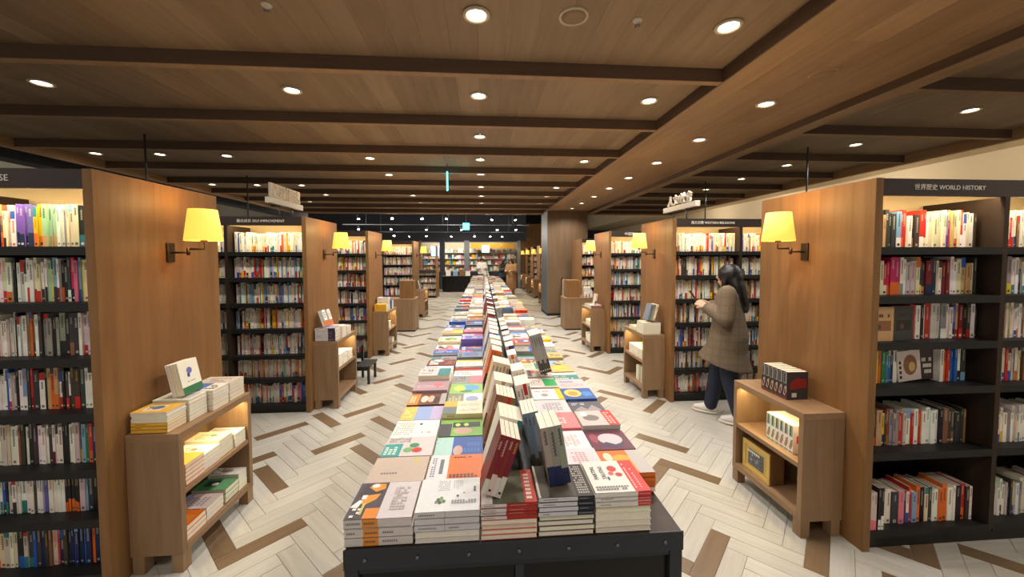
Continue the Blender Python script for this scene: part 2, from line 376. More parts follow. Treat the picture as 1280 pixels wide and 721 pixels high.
PAGE = (232, 224, 204)
def jit(c, r, a=10): return tuple(max(0, min(255, int(v + r.uniform(-a, a)))) for v in c)
def upright(mb, x0, t, y0, d, z0, h, cov, band, r, fancy=True):
    """a standing book, spine towards -y"""
    c = jit(PAL[cov], r); x1, z1 = x0 + t, z0 + h; y1 = y0 + d
    bz = z0 + h*r.uniform(.24, .36) if band != '.' else z0
    if band != '.': mb.quad((x0,y0,z0),(x1,y0,z0),(x1,y0,bz),(x0,y0,bz), jit(PAL[band], r))
    mb.quad((x0,y0,bz),(x1,y0,bz),(x1,y0,z1),(x0,y0,z1), c)
    mb.quad((x0,y1,z0),(x0,y0,z0),(x0,y0,z1),(x0,y1,z1), c); mb.quad((x1,y0,z0),(x1,y1,z0),(x1,y1,z1),(x1,y0,z1), c)
    mb.quad((x0,y0,z1-.002),(x1,y0,z1-.002),(x1,y1,z1-.002),(x0,y1,z1-.002), PAGE)
    mb.quad((x1,y1,z0),(x0,y1,z0),(x0,y1,z1-.002),(x1,y1,z1-.002), PAGE)
    mb.quad((x0,y1,z0),(x1,y1,z0),(x1,y0,z0),(x0,y0,z0), c)
    if not fancy: return
    ink = (40,36,36) if cov in LIGHTS else (228,222,206)
    if r.random() < .22: ink = PAL[r.choice('RBNEO')] if cov in LIGHTS else PAL[r.choice('YWC')]
    if r.random() < .15 and cov not in 'KD':
        tz = z1 - h*r.uniform(.1, .3); mb.quad((x0,y0-.0003,tz),(x1,y0-.0003,tz),(x1,y0-.0003,z1),(x0,y0-.0003,z1), PAL[r.choice('RDBOTLF')]); top = tz - .008
    else: top = z1 - h*r.uniform(.05, .12)
    ink = tuple(int(.62*a + .38*b) for a, b in zip(ink, c)); g = min(t*.5, .011); n = r.randint(3, 7); cx = (x0 + x1)/2; y = y0 - .0005
    for i in range(n):
        a = top - g*1.18*i; b = a - g
        if b < bz + .02: break
        mb.quad((cx-g/2,y,b),(cx+g/2,y,b),(cx+g/2,y,b+g*.34),(cx-g/2,y,b+g*.34), ink)
        mb.quad((cx-g*.2,y,b+g*.45),(cx+g*.42,y,b+g*.45),(cx+g*.42,y,a),(cx-g*.2,y,a), ink)
    if r.random() < .6:
        s = t*.25; zz = z0 + h*.08; k2 = ink if band == '.' else ((40,36,36) if band in LIGHTS else (230,225,212))
        mb.quad((cx-s,y,zz-s),(cx+s,y,zz-s),(cx+s,y,zz+s),(cx-s,y,zz+s), k2)

def cover(mb, x0, x1, y0, y1, z, spec, r):
    """flat print of a front cover: list of coloured shapes in 0..1 cover space"""
    W, H = x1 - x0, y1 - y0
    P = lambda u, v, k: (x0 + u*W, y0 + v*H, z + .00025*(k + 1))
    for k, s in enumerate(spec):
        if s[0] == 'r':
            _, a, b, c, d, col = s; mb.quad(P(a,b,k), P(c,b,k), P(c,d,k), P(a,d,k), col)
        elif s[0] == 'e':
            _, a, b, ru, rv, col = s; mb.poly([P(a + ru*math.cos(2*PI*j/14), b + rv*math.sin(2*PI*j/14), k) for j in range(14)], col)
        elif s[0] == 'p':
            mb.poly([P(u, v, k) for u, v in s[1]], s[2])
        elif s[0] == 't':      # rows of small marks: a, b, c, d box, rows, cols, colour
            _, a, b, c, d, rows, cols, col = s; du, dv = (c - a)/cols, (d - b)/rows
            for i in range(rows):
                for j in range(cols):
                    if r.random() < .82: mb.quad(P(a+du*j, b+dv*i, k), P(a+du*(j+.72), b+dv*i, k), P(a+du*(j+.72), b+dv*(i+.62), k), P(a+du*j, b+dv*(i+.62), k), col)

def rand_spec(r, cov, acc):
    a, bcol = PAL[cov], PAL[acc]; ink = (46,42,44) if cov in LIGHTS else (232,226,212); L = r.randint(0, 4); sp = []
    if L == 0: sp = [('r', 0, 0, r.uniform(.22,.4), 1, bcol), ('t', .48, .2, .92, .8, 3, 7, ink), ('e', .2, .7, .1, .12, PAL[r.choice('WYRC')])]
    elif L == 1: sp = [('r', r.uniform(.5,.7), 0, 1, 1, bcol), ('t', .08, .3, .42, .42, 1, 6, ink), ('t', .08, .55, .45, .85, 2, 4, ink)]
    elif L == 2: sp = [('e', .55, .52, .3, .34, bcol), ('e', .62, .45, .14, .16, PAL[r.choice('WCFS')]), ('t', .06, .1, .2, .9, 5, 1, ink)]
    elif L == 3:
        for _ in range(7):
            cx, cy = r.uniform(.2,.85), r.uniform(.15,.85); sp.append(('p', [(cx + r.uniform(.06,.2)*math.cos(t), cy + r.uniform(.08,.26)*math.sin(t)) for t in (0, 1.1, 2.2, 3.2, 4.2, 5.3)], PAL[r.choice([acc, acc, 'D', 'F', 'W', 'S'])]))
        sp.append(('t', .08, .1, .3, .9, 4, 1, ink))
    else: sp = [('r', 0, .72, 1, 1, bcol), ('t', .1, .2, .8, .36, 1, 8, ink), ('t', .1, .44, .55, .6, 1, 5, PAL[r.choice('RBNS')] if cov in LIGHTS else PAL['Y'])]
    sp = [tuple(list(s[:1]) + [([(min(.98, max(.02, u)), min(.98, max(.02, v))) for u, v in s[1]]) if s[0] == 'p' else s[1]] + list(s[2:])) for s in sp]
    return sp

def lying(mb, x0, x1, y0, y1, z0, t, cov, r, spine=None, spec=None, fore=False):
    """a book lying flat, spine towards -y (or page edges if fore); spine = [(u0,u1,colour)...]"""
    c = PAL[cov] if isinstance(cov, str) else cov; c = jit(c, r, 5); k = .0012; z1 = z0 + t; pg = jit(PAGE, r, 6)
    mb.box(x0, x1, y0, y1, z0, z0 + k, c); mb.box(x0, x1, y0, y1, z1 - k, z1, c)
    if fore: mb.box(x0 + .002, x1 - .002, y0 + .0015, y1, z0 + k, z1 - k, pg, skip='bt')
    else:
        mb.box(x0 + .002, x1 - .002, y0 + .001, y1 - .002, z0 + k, z1 - k, pg, skip='btf')
        for a, b, sc_ in (spine or [(0, 1, c)]):
            sc_ = PAL[sc_] if isinstance(sc_, str) else sc_
            mb.quad((x0 + a*(x1-x0), y0, z0), (x0 + b*(x1-x0), y0, z0), (x0 + b*(x1-x0), y0, z1), (x0 + a*(x1-x0), y0, z1), sc_)
            if b - a > .15 and r.random() < .8:
                ink = (50,46,48) if sum(sc_) > 330 else (228,222,210); n = r.randint(4, 9); u = a + (b-a)*.12; du = min(.032, (b-a)*.8/n); ink = tuple(int(.5*p + .5*q) for p, q in zip(ink, sc_))
                for i in range(n):
                    p = x0 + (u + du*i)*(x1-x0); q = p + du*.7*(x1-x0); mb.quad((p, y0-.0004, z0+t*.38), (q, y0-.0004, z0+t*.38), (q, y0-.0004, z0+t*.62), (p, y0-.0004, z0+t*.62), ink)
    if spec: cover(mb, x0, x1, y0, y1, z1, spec, r)

def parse(s): return [(a[0], a[1]) for a in s.split()]
def randrow(r, n, weights): return [(r.choice('WWWWCU') if r.random() < .5 else r.choice(weights), r.choice('............RYOBDT')) for _ in range(n)]

far_books = MB()                # every shelf book too far or too many to be listed singly
# ------------------------------------------------------------------ tall bookcases
ROWZ = [1.77, 1.49, 1.21, 0.93, 0.64, 0.38, 0.09]
def bookcase(side, xin, y0, x_out, rowz, label, head=None, head_x=None, head_size=0.05, depth=0.88, simple=False, lit=True, H=2.15):
    s = side; t = empty('bookcase', (xin, y0, 0), 0, label, 'bookcase', 'double-sided timber bookcases'); W = abs(x_out - xin); ym = depth/2
    B = lambda nm, m, a, b, c, d, e, f, bev=0: bx(nm, m, t, min(s*a, s*b), max(s*a, s*b), c, d, e, f, bev)
    B('end_panel', M['panel'], 0, 0.045, 0, depth, 0, H, 0.002)
    B('header', M['header'], 0.045, W, 0.012, 0.035, H - 0.095, H)
    B('top_board', M['black'], 0.045, W, 0.035, depth - .01, H - 0.02, H)
    B('plinth', M['black'], 0.045, W, 0.03, 0.05, 0, rowz[-1] - 0.03)
    B('back_panel', M['black'], 0.045, W, ym - .012, ym, 0, rowz[0] - .03)
    o = B('upper_back_panel', M['cream'], 0.045, W, ym - .012, ym, rowz[0] - .03, H - .02); o['label'] = 'cream lit back board above the top shelf'
    B('rear_panel', M['black'], 0.045, W, depth - .03, depth - .01, 0, H - .02)
    nb = max(1, int(round((W - .045)/.79))); bw = (W - .045)/nb; bays = []
    for i in range(nb):
        a = .045 + bw*i
        if i: B('divider', M['dkwood'], a - .016, a + .016, 0.012, ym - .012, rowz[-1] - .03, H - .095)
        bays.append((a + (.018 if i else .004), a + bw - .018))
    B('outer_side', M['dkwood'], W, W + .03, 0.012, depth - .012, 0, H)
    for z in rowz:
        for a, b in bays:
            B('shelf', M['black'], a - .002, b + .002, 0.02, ym - .012, z - .022, z); 
            if not simple: B('shelf_lip', M['black'], a - .002, b + .002, 0.012, 0.02, z - .042, z + .001)
    if lit:
        for a, b in bays[:2 if not simple else 1]:
            B('light_strip', M['strip'], a + .02, b - .02, 0.036, 0.05, H - .034, H - .022)
            l = light('strip_glow', 'AREA', t, (s*(a + b)/2, 0.046, H - .04), STRIP_W, (1.0, 0.82, 0.55), shape='RECTANGLE', size=(b - a)*.9, size_y=0.02)
            l.rotation_euler = (math.radians(12), 0, 0)
    if head: text('header_text', head, head_size, M['white_letter'], t, (s*head_x, 0.0105, H - .048), (PI/2, 0, 0), 0.0012)
    return t, bays

def fill_row(case, side, bay, y0, z, zmax, seq, r, out=None, label=None, group=None, setback=.09, lim=None, hmin=.175, hmax=.235, tscale=1.0, from_in=True, start=0.0):
    """stand books along a shelf from the aisle end outwards; single objects when label is given"""
    a, b = bay; x = a + .003 + start; b = lim or b; xin = case.location.x; n = 0
    for cov, band in seq:
        t = r.choice([.011,.013,.015,.017,.019,.022,.026])*tscale
        if x + t > b - .003: break
        h = min(r.uniform(hmin, hmax), zmax - .012); d = r.uniform(.13, .15); yy = y0 + setback + r.uniform(0, .012)
        n += 1; gx = xin + side*(x if side > 0 else x + t)
        if label:
            mb = MB(); upright(mb, -t/2, t - .0006, 0, d, 0, h, cov, band, r)
            o = mb.build('shelved_book', M['print'], None, (gx + t/2, yy, z + .0005))
            desc = CN[cov] + ('-and-' + CN[band] if band != '.' and band != cov else '')
            tag(o, '%s spine, %s from the end panel, %s' % (desc, nth(n), label), 'book', group)
        else: upright(out, gx, t - .0006, yy, d, z + .0005, h, cov, band, r, fancy=True)
        x += t + .0003
    return x

L1 = ["O. HP D. D. WR KT C. C. C. G. W. W. gF gF gF gF YO YO VN VN VN VN WN W. CY W. B. W.",
      "OR LH W. W. C. Y. LB P. QK DW K. KO WM LN Y. g. WK WD CR CR W. WR W. U. W. R. W. U.",
      "YO Y. RM TD U. U. UR W. D. DS K. GK G. K. G. G. D. W. SD O. S. W. W. U. D. G. U.",
      "WY WB WR WR K. W. W. D. DR D. WK DR K. WR FO O. F. K. W. D. RM D. LW g. g. LK D.",
      "D. TV T. N. RO E. L. KY U. W. W. K. K. W. W. WM D. W. W. W. D. K. W. D. K. D.",
      "W. D. W. K. K. D. L. U. KO KO KO KO KO W. W. W. W. D. V. W. W. D. W. K. D.",
      "U. S. W. L. T. N. O. N. B. N. N. B. N. N. D. N. R. U. S. D. N. D. B. N."]
R1Z = [1.765, 1.485, 1.217, 0.953, 0.57, 0.11]
R1 = ["W. W. CR D. F. D. D. D. LW RO R. W. DF D. RW RC W. C. C. C. C. C. LB Q. F. CO C. RW W. C. W. D.",
      "D. DW D. CR C. RC QO QO QO WG W. U. U. C. DY DF MN MN N. C. W. M. M. W. W. C. F. F. C. D. W. S.",
      "M. R. W. K. W. R. U. U. GW W. W. BD FR MR K. DR W. D.",
      "W. W. K. Y. O. E. T. B. N. W.",
      "D. W. M. O. DO F. YD D. RO G. G. G. R. U. W. R. W. R. W. W. W. W. K. S. D. DS D. D. S.",
      "W. W. W. D. P. D. WB R. L. O. K. C. D. W. W. O. O. W. W. K. RO D. W."]
SH = ['top', 'second', 'third', 'fourth', 'fifth', 'sixth', 'bottom']
cl1, bl1 = bookcase(-1, -1.904, 2.04, -4.1, ROWZ, 'tall timber bookcase at the left edge, its header ending in SE', 'CHINESE', 0.468, 0.043)
cr1, br1 = bookcase(1, 2.184, 1.99, 4.6, R1Z, 'tall timber bookcase headed WORLD HISTORY', '世界歷史 WORLD HISTORY', 0.465, 0.036)
cl2, bl2 = bookcase(-1, -1.904, 4.31, -5.9, ROWZ, 'tall timber bookcase headed SELF-IMPROVEMENT, second on the left', '勵志成長 SELF-IMPROVEMENT', 0.47, 0.037)
cr2, br2 = bookcase(1, 2.184, 4.28, 6.2, ROWZ, 'tall timber bookcase headed WESTERN RELIGIONS behind the standing woman', '西方宗教 WESTERN RELIGIONS', 0.49, 0.038)
cl3, bl3 = bookcase(-1, -1.904, 6.56, -5.9, ROWZ, 'tall timber bookcase third on the left, behind the step stool')
cr3, br3 = bookcase(1, 2.184, 6.53, 6.2, ROWZ, 'tall timber bookcase third on the right, beside the sales counter', '中國歷史', 0.4, 0.06)
cl4, bl4 = bookcase(-1, -1.904, 10.75, -4.4, ROWZ, 'tall timber bookcase fourth on the left, beyond the wooden counter', simple=True)
cr4, br4 = bookcase(1, 2.42, 9.4, 6.2, ROWZ, 'tall timber bookcase fourth on the right, half hidden by the third', simple=True)
cl5, bl5 = bookcase(-1, -1.904, 16.0, -3.6, ROWZ[3:], 'low bookcase farthest on the left, before the lit shop', simple=True, H=1.15, lit=False)
bx('tall_post', M['panel'], cl5, -0.05, 0.0, 0, 0.5, 1.15, 2.15)
farR = [bookcase(1, 2.3, y, 4.0, ROWZ, 'timber bookcase beyond the pillar, %s of four from the pillar' % nth(i + 1), simple=True, lit=False) for i, y in enumerate((13.2, 15.4, 17.6, 19.8))]
rb = random.Random(11)
for i, z in enumerate(ROWZ):
    top = ROWZ[i-1] - .042 if i else 2.0
    e = fill_row(cl1, -1, bl1[0], 2.04, z, top - z, parse(L1[i]), rb, None, '%s shelf of the leftmost case' % SH[i], 'shelf books in the leftmost case', lim=.046 + .43, hmin=.19, tscale=1.02)
    fill_row(cl1, -1, bl1[0], 2.04, z, top - z, randrow(rb, 40, 'WWWCGDKNBRUS'), rb, far_books, start=e - bl1[0][0])
for i, z in enumerate(R1Z):
    top = R1Z[i-1] - .042 if i else 2.0
    nm = '%s shelf of the history case' % (SH[i] if i < 5 else 'bottom'); st = 0.0
    if i == 2:      # two books shown face out
        for x0, wd, hh, cv, lb in ((.052, .155, .2, 'F', 'tan picture book facing outwards on the third history shelf'), (.212, .12, .205, 'D', 'dark book facing outwards on the third history shelf')):
            mb = MB(); mb.T = Matrix.Rotation(PI/2, 4, 'X'); lying(mb, 0, wd, 0, hh, 0, .02, cv, rb, spec=[('r', .1, .3, .9, .6, PAL['S'] if cv == 'F' else (44, 38, 34)), ('t', .15, .7, .85, .85, 1, 8, (70, 50, 40)), ('e', .4, .42, .1, .08, (96, 70, 50))])
            o = mb.build('book', M['print'], None, (2.184 + x0, 1.99 + .08, z + .001)); tag(o, lb, 'book', 'books facing outwards on the history shelves')
        st = .30
    if i == 5:      # larger volumes pulled forward at the aisle end
        for q, (cv, h, bnd, dx) in enumerate((('U', .225, 'P', .004), ('U', .225, 'P', .021), ('U', .225, 'P', .038), ('K', .25, 'W', .066), ('K', .25, 'W', .085))):
            mb = MB(); upright(mb, 0, .0165, 0, .19, 0, h, cv, bnd, rb); o = mb.build('book', M['print'], None, (2.184 + .05 + dx, 1.99 + .022, z + .001))
            tag(o, '%s large volume pulled forward on the bottom history shelf, %s from the end panel' % ('pale pink' if cv == 'U' else 'black', nth(q + 1)), 'book', 'large volumes on the bottom history shelf')
        st = .108
    e = fill_row(cr1, 1, br1[0], 1.99, z, min(top - z, .26), parse(R1[i]), rb, None, nm, 'shelf books in the history case', start=st, setback=.10 if i < 5 else .06, tscale=1.4 if i < 5 else 1.6, hmin=.185, hmax=.225)
    if i == 3:
        for q, (cv, wd, a) in enumerate((('U', .15, -.12), ('D', .15, -.05))):
            mb = MB(); mb.T = Matrix.Rotation(a, 4, 'Y') @ Matrix.Rotation(PI/2, 4, 'X'); lying(mb, 0, wd, 0, .185, 0, .018, cv, rb, spec=rand_spec(rb, cv, 'S'))
            o = mb.build('book', M['print'], None, (2.184 + e + .005 + .115*q, 1.99 + .12 + .03*q, z + .003)); tag(o, ('grey patterned' if q == 0 else 'dark') + ' book leaning face out on the fourth history shelf', 'book', 'books facing outwards on the history shelves')
        fill_row(cr1, 1, br1[0], 1.99, z, .26, parse("W. O. R. RW B. B. WK K. DL"), rb, None, 'fourth history shelf after the leaning pair', 'shelf books in the history case', start=e - br1[0][0] + .27, setback=.10, hmin=.185, hmax=.22, tscale=1.2)
    fill_row(cr1, 1, br1[1], 1.99, z, min(top - z, .24), randrow(rb, 40, 'WWCCDDFSRNG'), rb, far_books, setback=.08)
W2 = {0: 'WWWWCCCYOPRBU', 1: 'WWWUULLYTRO', 2: 'WWULLHFYUSG', 3: 'WWULNYFRDK', 4: 'WWUMRNBLK', 5: 'WCUYPgRFW', 6: 'WWCYYBgPR'}
V2 = {0: 'CCCWWFgVOR', 1: 'WCYFDSNRg', 2: 'OFCSSMRCW', 3: 'WCNDFWGS', 4: 'MRBLNDWS', 5: 'WPUDYNCR', 6: 'RPOMWFSKT'}
for case, s, bays, y0, wt, nbay in ((cl2, -1, bl2, 4.31, W2, 2), (cr2, 1, br2, 4.28, V2, 3), (cl3, -1, bl3, 6.56, V2, 2), (cr3, 1, br3, 6.53, W2, 2), (cl4, -1, bl4, 10.75, V2, 3), (cr4, 1, br4, 9.4, V2, 2)):
    for i, z in enumerate(ROWZ):
        top = ROWZ[i-1] - .042 if i else 2.0
        for bay in bays[:nbay]:
            fill_row(case, s, bay, y0, z, top - z, randrow(rb, 60, wt[i]), rb, far_books, setback=.09, hmin=.18)
for bay in bl5[:2]:
    for z, top in zip(ROWZ[3:], [1.05, .9, .6, .34]): fill_row(cl5, -1, bay, 16.0, z, top - z, randrow(rb, 60, 'WWCRUDG'), rb, far_books)
for c, b in farR:
    for i, z in enumerate(ROWZ): fill_row(c, 1, b[0], c.location.y, z, .23, randrow(rb, 50, 'SSFCMDRW'), rb, far_books)
tag(far_books.build('shelf_books', M['print'], None), 'closely packed rows of books filling the shelves of the farther bookcases', 'books', kind='stuff')

# ------------------------------------------------------------------ swing-arm wall sconces
def make_sconce():
    r = empty('wall_sconce')
    MB().box(-0.012, 0, -0.028, 0.028, -0.058, 0.058).build('wall_plate', M['bronze'], r, bevel=.002)
    MB().tube([(-.012, 0, 0), (-.105, 0, 0)], .006).build('arm', M['bronze'], r)
    MB().lathe([(.010, -.016), (.010, .028)], c=(-.108, 0, 0), n=12).build('swivel', M['bronze'], r)
    MB().tube([(-.108, 0, .022), (-.2, 0, .022), (-.2, 0, .07)], .006).build('arm', M['bronze'], r)
    MB().lathe([(.018, .06), (.02, .066), (.014, .085), (.010, .10)], c=(-.2, 0, 0), n=14).build('lamp_holder', M['bronze'], r)
    MB().lathe([(.024, .105), (.03, .13), (.026, .155), (.01, .17)], c=(-.2, 0, 0), n=14).build('bulb', M['strip'], r)
    sh = MB(); sh.lathe([(.096, .072), (.098, .074), (.073, .262), (.071, .262), (.094, .076)], c=(-.2, 0, 0), n=32, cap=False); sh.build('lamp_shade', M['shade'], r)
    return r
proto = None
sp = [(-1, -1.904, 2.49, 'beside the leftmost case'), (1, 2.184, 2.447, 'beside the history case'), (-1, -1.904, 4.77, 'second on the left'), (1, 2.184, 4.75, 'left of the standing woman'), (-1, -1.904, 7.0, 'third on the left'), (1, 2.184, 6.97, 'third on the right, beside the pillar'),
      (-1, -1.904, 11.2, 'fourth on the left, beyond the wooden counter')] + [(1, 2.3, y + .44, 'beyond the pillar, %s of four from it' % nth(i + 1)) for i, y in enumerate((13.2, 15.4, 17.6, 19.8))]
for i, (s, x, y, lb) in enumerate(sp):
    if proto is None: o = proto = make_sconce()
    else: o = copy_tree(proto)
    o.location = (x, y, 1.745); o.rotation_euler = (0, 0, PI if s < 0 else 0)
    tag(o, 'yellow-shaded wall lamp on a bronze arm, ' + lb, 'wall lamp', 'swing-arm wall lamps')
    if i < 7:
        for dz, e in ((.29, SCONCE_W), (.05, SCONCE_W*.35)): light('bulb_glow', 'POINT', o, (-.2 if s > 0 else -.2, 0, dz), e, (1.0, .62, .22), shadow_soft_size=.05)

# ------------------------------------------------------------------ low display cabinets against the end panels
def cabinet(side, xw, y0, label, L=.64, d=.27, H=.77, lit=True, ybot=None):
    s = -side                       # direction from the panel into the aisle
    t = empty('display_cabinet', (xw, y0, 0), 0, label, 'cabinet', 'low display cabinets against the end panels')
    B = lambda nm, m, a, b, c, e, f, g, bev=.0015: bx(nm, m, t, min(s*a, s*b), max(s*a, s*b), c, e, f, g, bev)
    B('top', M['cabx'], .002, d, 0, L, H - .04, H); B('side_panel', M['cab'], .002, d, 0, .035, .10, H - .04); B('side_panel', M['cab'], .002, d, L - .035, L, .10, H - .04)
    B('shelf', M['cabx'], .012, d - .004, .035, L - .035, .42, .45); B('bottom_board', M['cabx'], .012, d, .035, L - .035, .10, .14); B('back_panel', M['cab'], .002, .012, .035, L - .035, .10, H - .04)
    for a in (.01, d - .062):
        for b in (0.002, L - .062): B('leg', M['cab'], a, a + .06, b, b + .06, 0, .10)
    if lit:
        B('light_strip', M['strip'], d - .05, d - .04, .05, L - .05, H - .048, H - .04, 0)
        light('strip_glow', 'AREA', t, (s*(d - .045), L/2, H - .052), CAB_W, (1.0, .78, .40), shape='RECTANGLE', size=.012, size_y=L*.85)
    return t
cb = {}
for k, sd, x, y, lb in (('L1', -1, -1.904, 2.145, 'low oak display cabinet beside the leftmost case, holding yellow-spined books'), ('R1', 1, 2.184, 2.12, 'low oak display cabinet with the gold framed box, beside the history case'),
                        ('L2', -1, -1.904, 4.40, 'low oak display cabinet with grey book stack, before the step stool'), ('R2', 1, 2.184, 4.42, 'low oak display cabinet left of the standing woman'),
                        ('L3', -1, -1.904, 6.72, 'low oak display cabinet with yellow and blue boxes on top'), ('R3', 1, 2.184, 6.68, 'low oak display cabinet before the right sales counter'),
                        ('L4', -1, -1.904, 10.9, 'low oak display cabinet behind the left wooden counter')):
    cb[k] = cabinet(sd, x, y, lb)
for i, y in enumerate((13.3, 15.5, 17.7, 19.9)): cabinet(1, 2.3, y, 'dark oak display cabinet beyond the pillar, %s of four from it' % nth(i + 1))

# ------------------------------------------------------------------ long black book tables
TX0, TX1, TZ = -0.462, 0.695, 0.755
def table(ya, yb, label):
    t = empty('book_table', (0, ya, 0), 0, label, 'table', 'long black book tables'); L = yb - ya
    B = lambda nm, m, a, b, c, d, e, f, bev=.0015: bx(nm, m, t, a, b, c, d, e, f, bev)
    B('table_top', M['dkwood'], TX0 + .004, TX1 - .004, .006, L, TZ - .03, TZ)
    B('end_rail', M['metal_black'], TX0, TX1, 0, .006, TZ - .066, TZ + .002); B('end_rail', M['metal_black'], TX0, TX1, L, L + .006, TZ - .066, TZ + .002)
    for a, b in ((TX0, TX0 + .045), (TX1 - .045, TX1)):
        for y in (.008, L - .05): B('leg', M['metal_black'], a, b, y, y + .045, 0, TZ - .066)
        B('side_rail', M['metal_black'], a + .004, b - .004, .053, L - .05, TZ - .09, TZ - .03)
    B('mullion', M['metal_black'], .105, .135, .012, .04, .06, TZ - .09)
    B('cross_rail', M['metal_black'], TX0 + .045, TX1 - .045, .012, .04, TZ - .09, TZ - .066); B('cross_rail', M['metal_black'], TX0 + .045, TX1 - .045, .012, .04, .03, .07)
    B('end_panel', M['metal_panel'], TX0 + .045, .105, .028, .034, .07, TZ - .09); B('end_panel', M['metal_panel'], .135, TX1 - .045, .028, .034, .07, TZ - .09)
    B('side_panel', M['metal_panel'], TX0 + .015, TX0 + .021, .053, L - .05, .03, TZ - .09); B('side_panel', M['metal_panel'], TX1 - .021, TX1 - .015, .053, L - .05, .03, TZ - .09)
    for i in range(7): MB().lathe([(.0075, 0), (.007, -.003), (.003, -.0045)], c=(TX0 + .07 + i*.17, -.0005, TZ - .034), n=10, ax='y').build('bolt', M['bolt'], t)
    return t
tabs = [(1.25, 4.93, 'long black steel book table nearest the viewer'), (5.12, 8.9, 'long black steel book table, second from the viewer'), (9.1, 12.9, 'long black steel book table, third from the viewer'), (13.1, 17.2, 'long black steel book table, farthest from the viewer')]
tt = [table(*a) for a in tabs]
# ridge down the middle of the near table: low plinth and a thin upright divider
for t_, (a, b, _) in zip(tt, tabs):
    L = b - a; st = .22
    bx('ridge_plinth', M['metal_black'], t_, .03, .27, st, L - .05, TZ, TZ + .065, .002)
    bx('ridge_divider', M['rod'], t_, .147, .153, st, L - .05, TZ + .065, TZ + .15)

far_stack = MB(); rt = random.Random(5)
def book_obj(mb, label, group, loc=(0,0,0), rot=None, name='book'):
    o = mb.build(name, M['print'], None, loc)
    if rot: o.rotation_euler = rot
    return tag(o, label, 'book', group)
COLR = [(-.459, -.232), (-.228, -.004), (.302, .496), (.50, .70)]
COLN = ['outer left', 'inner left', 'inner right', 'outer right']
K = (40, 38, 42)
# nearest row: five stacks, described book by book from the bottom
x_b = [-.465, -.237, -.015, .183, .382, .585]
art1 = [('r', 0, 0, .47, 1, (74, 70, 82)), ('p', [(.04,.62),(.2,.5),(.42,.66),(.4,.95),(.22,.9),(.1,.98)], (58,52,62)), ('p', [(.16,.86),(.3,.72),(.44,.8),(.42,.95),(.24,.97)], (226,150,50)), ('e', .26, .9, .07, .06, (236,232,226)), ('p', [(.08,.42),(.22,.36),(.36,.5),(.4,.66),(.2,.62)], (226,150,50)),
        ('p', [(.0,.3),(.1,.5),(.16,.46),(.12,.28)], (238,234,228)), ('r', .26, .0, .47, .26, (228,136,44)), ('t', .06, .04, .22, .3, 3, 2, (240,236,226)), ('r', .18, .1, .22, .4, (210,200,110)), ('t', .62, .2, .86, .85, 9, 5, (188,178,174)), ('r', .12, .5, .2, .62, (236,236,240))]
art2 = [('t', .3, .6, .5, .95, 6, 6, (178,178,186)), ('t', .55, .62, .72, .95, 6, 5, (190,190,196)), ('e', .33, .33, .03, .05, (70,90,60)), ('e', .38, .37, .03, .05, (120,160,90)), ('e', .36, .25, .03, .045, (60,70,60)), ('e', .42, .28, .03, .045, (90,130,80)), ('e', .3, .26, .022, .04, (120,120,90)), ('e', .64, .42, .02, .03, (60,60,64)), ('e', .74, .5, .012, .02, (60,60,64)), ('t', .55, .2, .95, .32, 2, 9, (140,140,146)), ('t', .9, .55, .95, .8, 3, 1, (80,80,84))]
art3 = [('r', 0, 0, .2, 1, (236,230,226)), ('r', .2, 0, .78, 1, (98,98,80)), ('r', .78, 0, 1, 1, (204,78,62)), ('t', .82, .1, .96, .9, 7, 1, (240,220,210))]
art4 = [('r', 0, 0, .7, 1, (92,88,78)), ('r', .68, 0, 1, 1, (62,58,58)), ('t', .74, .08, .95, .95, 12, 5, (170,164,156)), ('r', 0, 0, .04, 1, (220,214,200))]
art5 = [('r', .72, 0, 1, 1, (214,48,50)), ('t', .76, .1, .8, .9, 12, 1, (240,200,196)), ('t', .86, .1, .89, .8, 10, 1, (240,190,186)), ('e', .52, .72, .09, .1, (206,60,62)), ('e', .6, .52, .07, .06, (196,60,66)), ('e', .46, .56, .05, .06, (216,90,86)), ('e', .62, .66, .025, .03, (236,232,226)), ('t', .05, .06, .66, .2, 2, 12, (120,118,124)), ('e', .37, .4, .02, .06, (60,70,120))]
wh, gy = (222, 218, 212), (196, 190, 184)
sp1 = [(0, .27, (206,200,196)), (.27, .5, (222,142,62)), (.5, 1, (208,200,198))]
sp2 = [(0, .46, (208,206,208)), (.46, .465, K), (.465, 1, (204,202,206))]
sp3 = [(0, .45, (214,208,206)), (.45, 1, (176,44,42))]
sp4 = [(0, .7, (206,206,212)), (.7, 1, (34,40,58))]
sp5 = [(0, .76, (222,218,212)), (.76, 1, (208,60,58))]
front_row = [
  ('white and orange', art1, (214,206,202), [(.031, sp1, 0)]*3, .205),
  ('white green-dotted', art2, (224,224,228), [(.02, None, 1), (.019, None, 1), (.022, sp2, 0), (.023, sp2, 0), (.023, sp2, 0)], .19),
  ('dark olive and red', art3, (204,120,100), [(.017, None, 1), (.016, None, 1), (.017, None, 1), (.018, None, 1), (.013, sp3, 0), (.013, sp3, 0), (.014, sp3, 0), (.014, sp3, 0)], .2),
  ('grey and navy', art4, (92,88,80), [(.0175, None, 1)]*4 + [(.0165, sp4, 0)]*4, .2),
  ('white PARTIAL TRUTHS', art5, (228,224,218), [(.022, None, 1), (.022, None, 1), (.026, None, 1), (.022, None, 1), (.018, sp5, 0), (.017, sp5, 0), (.018, sp5, 0)], .2)]
front_top = []
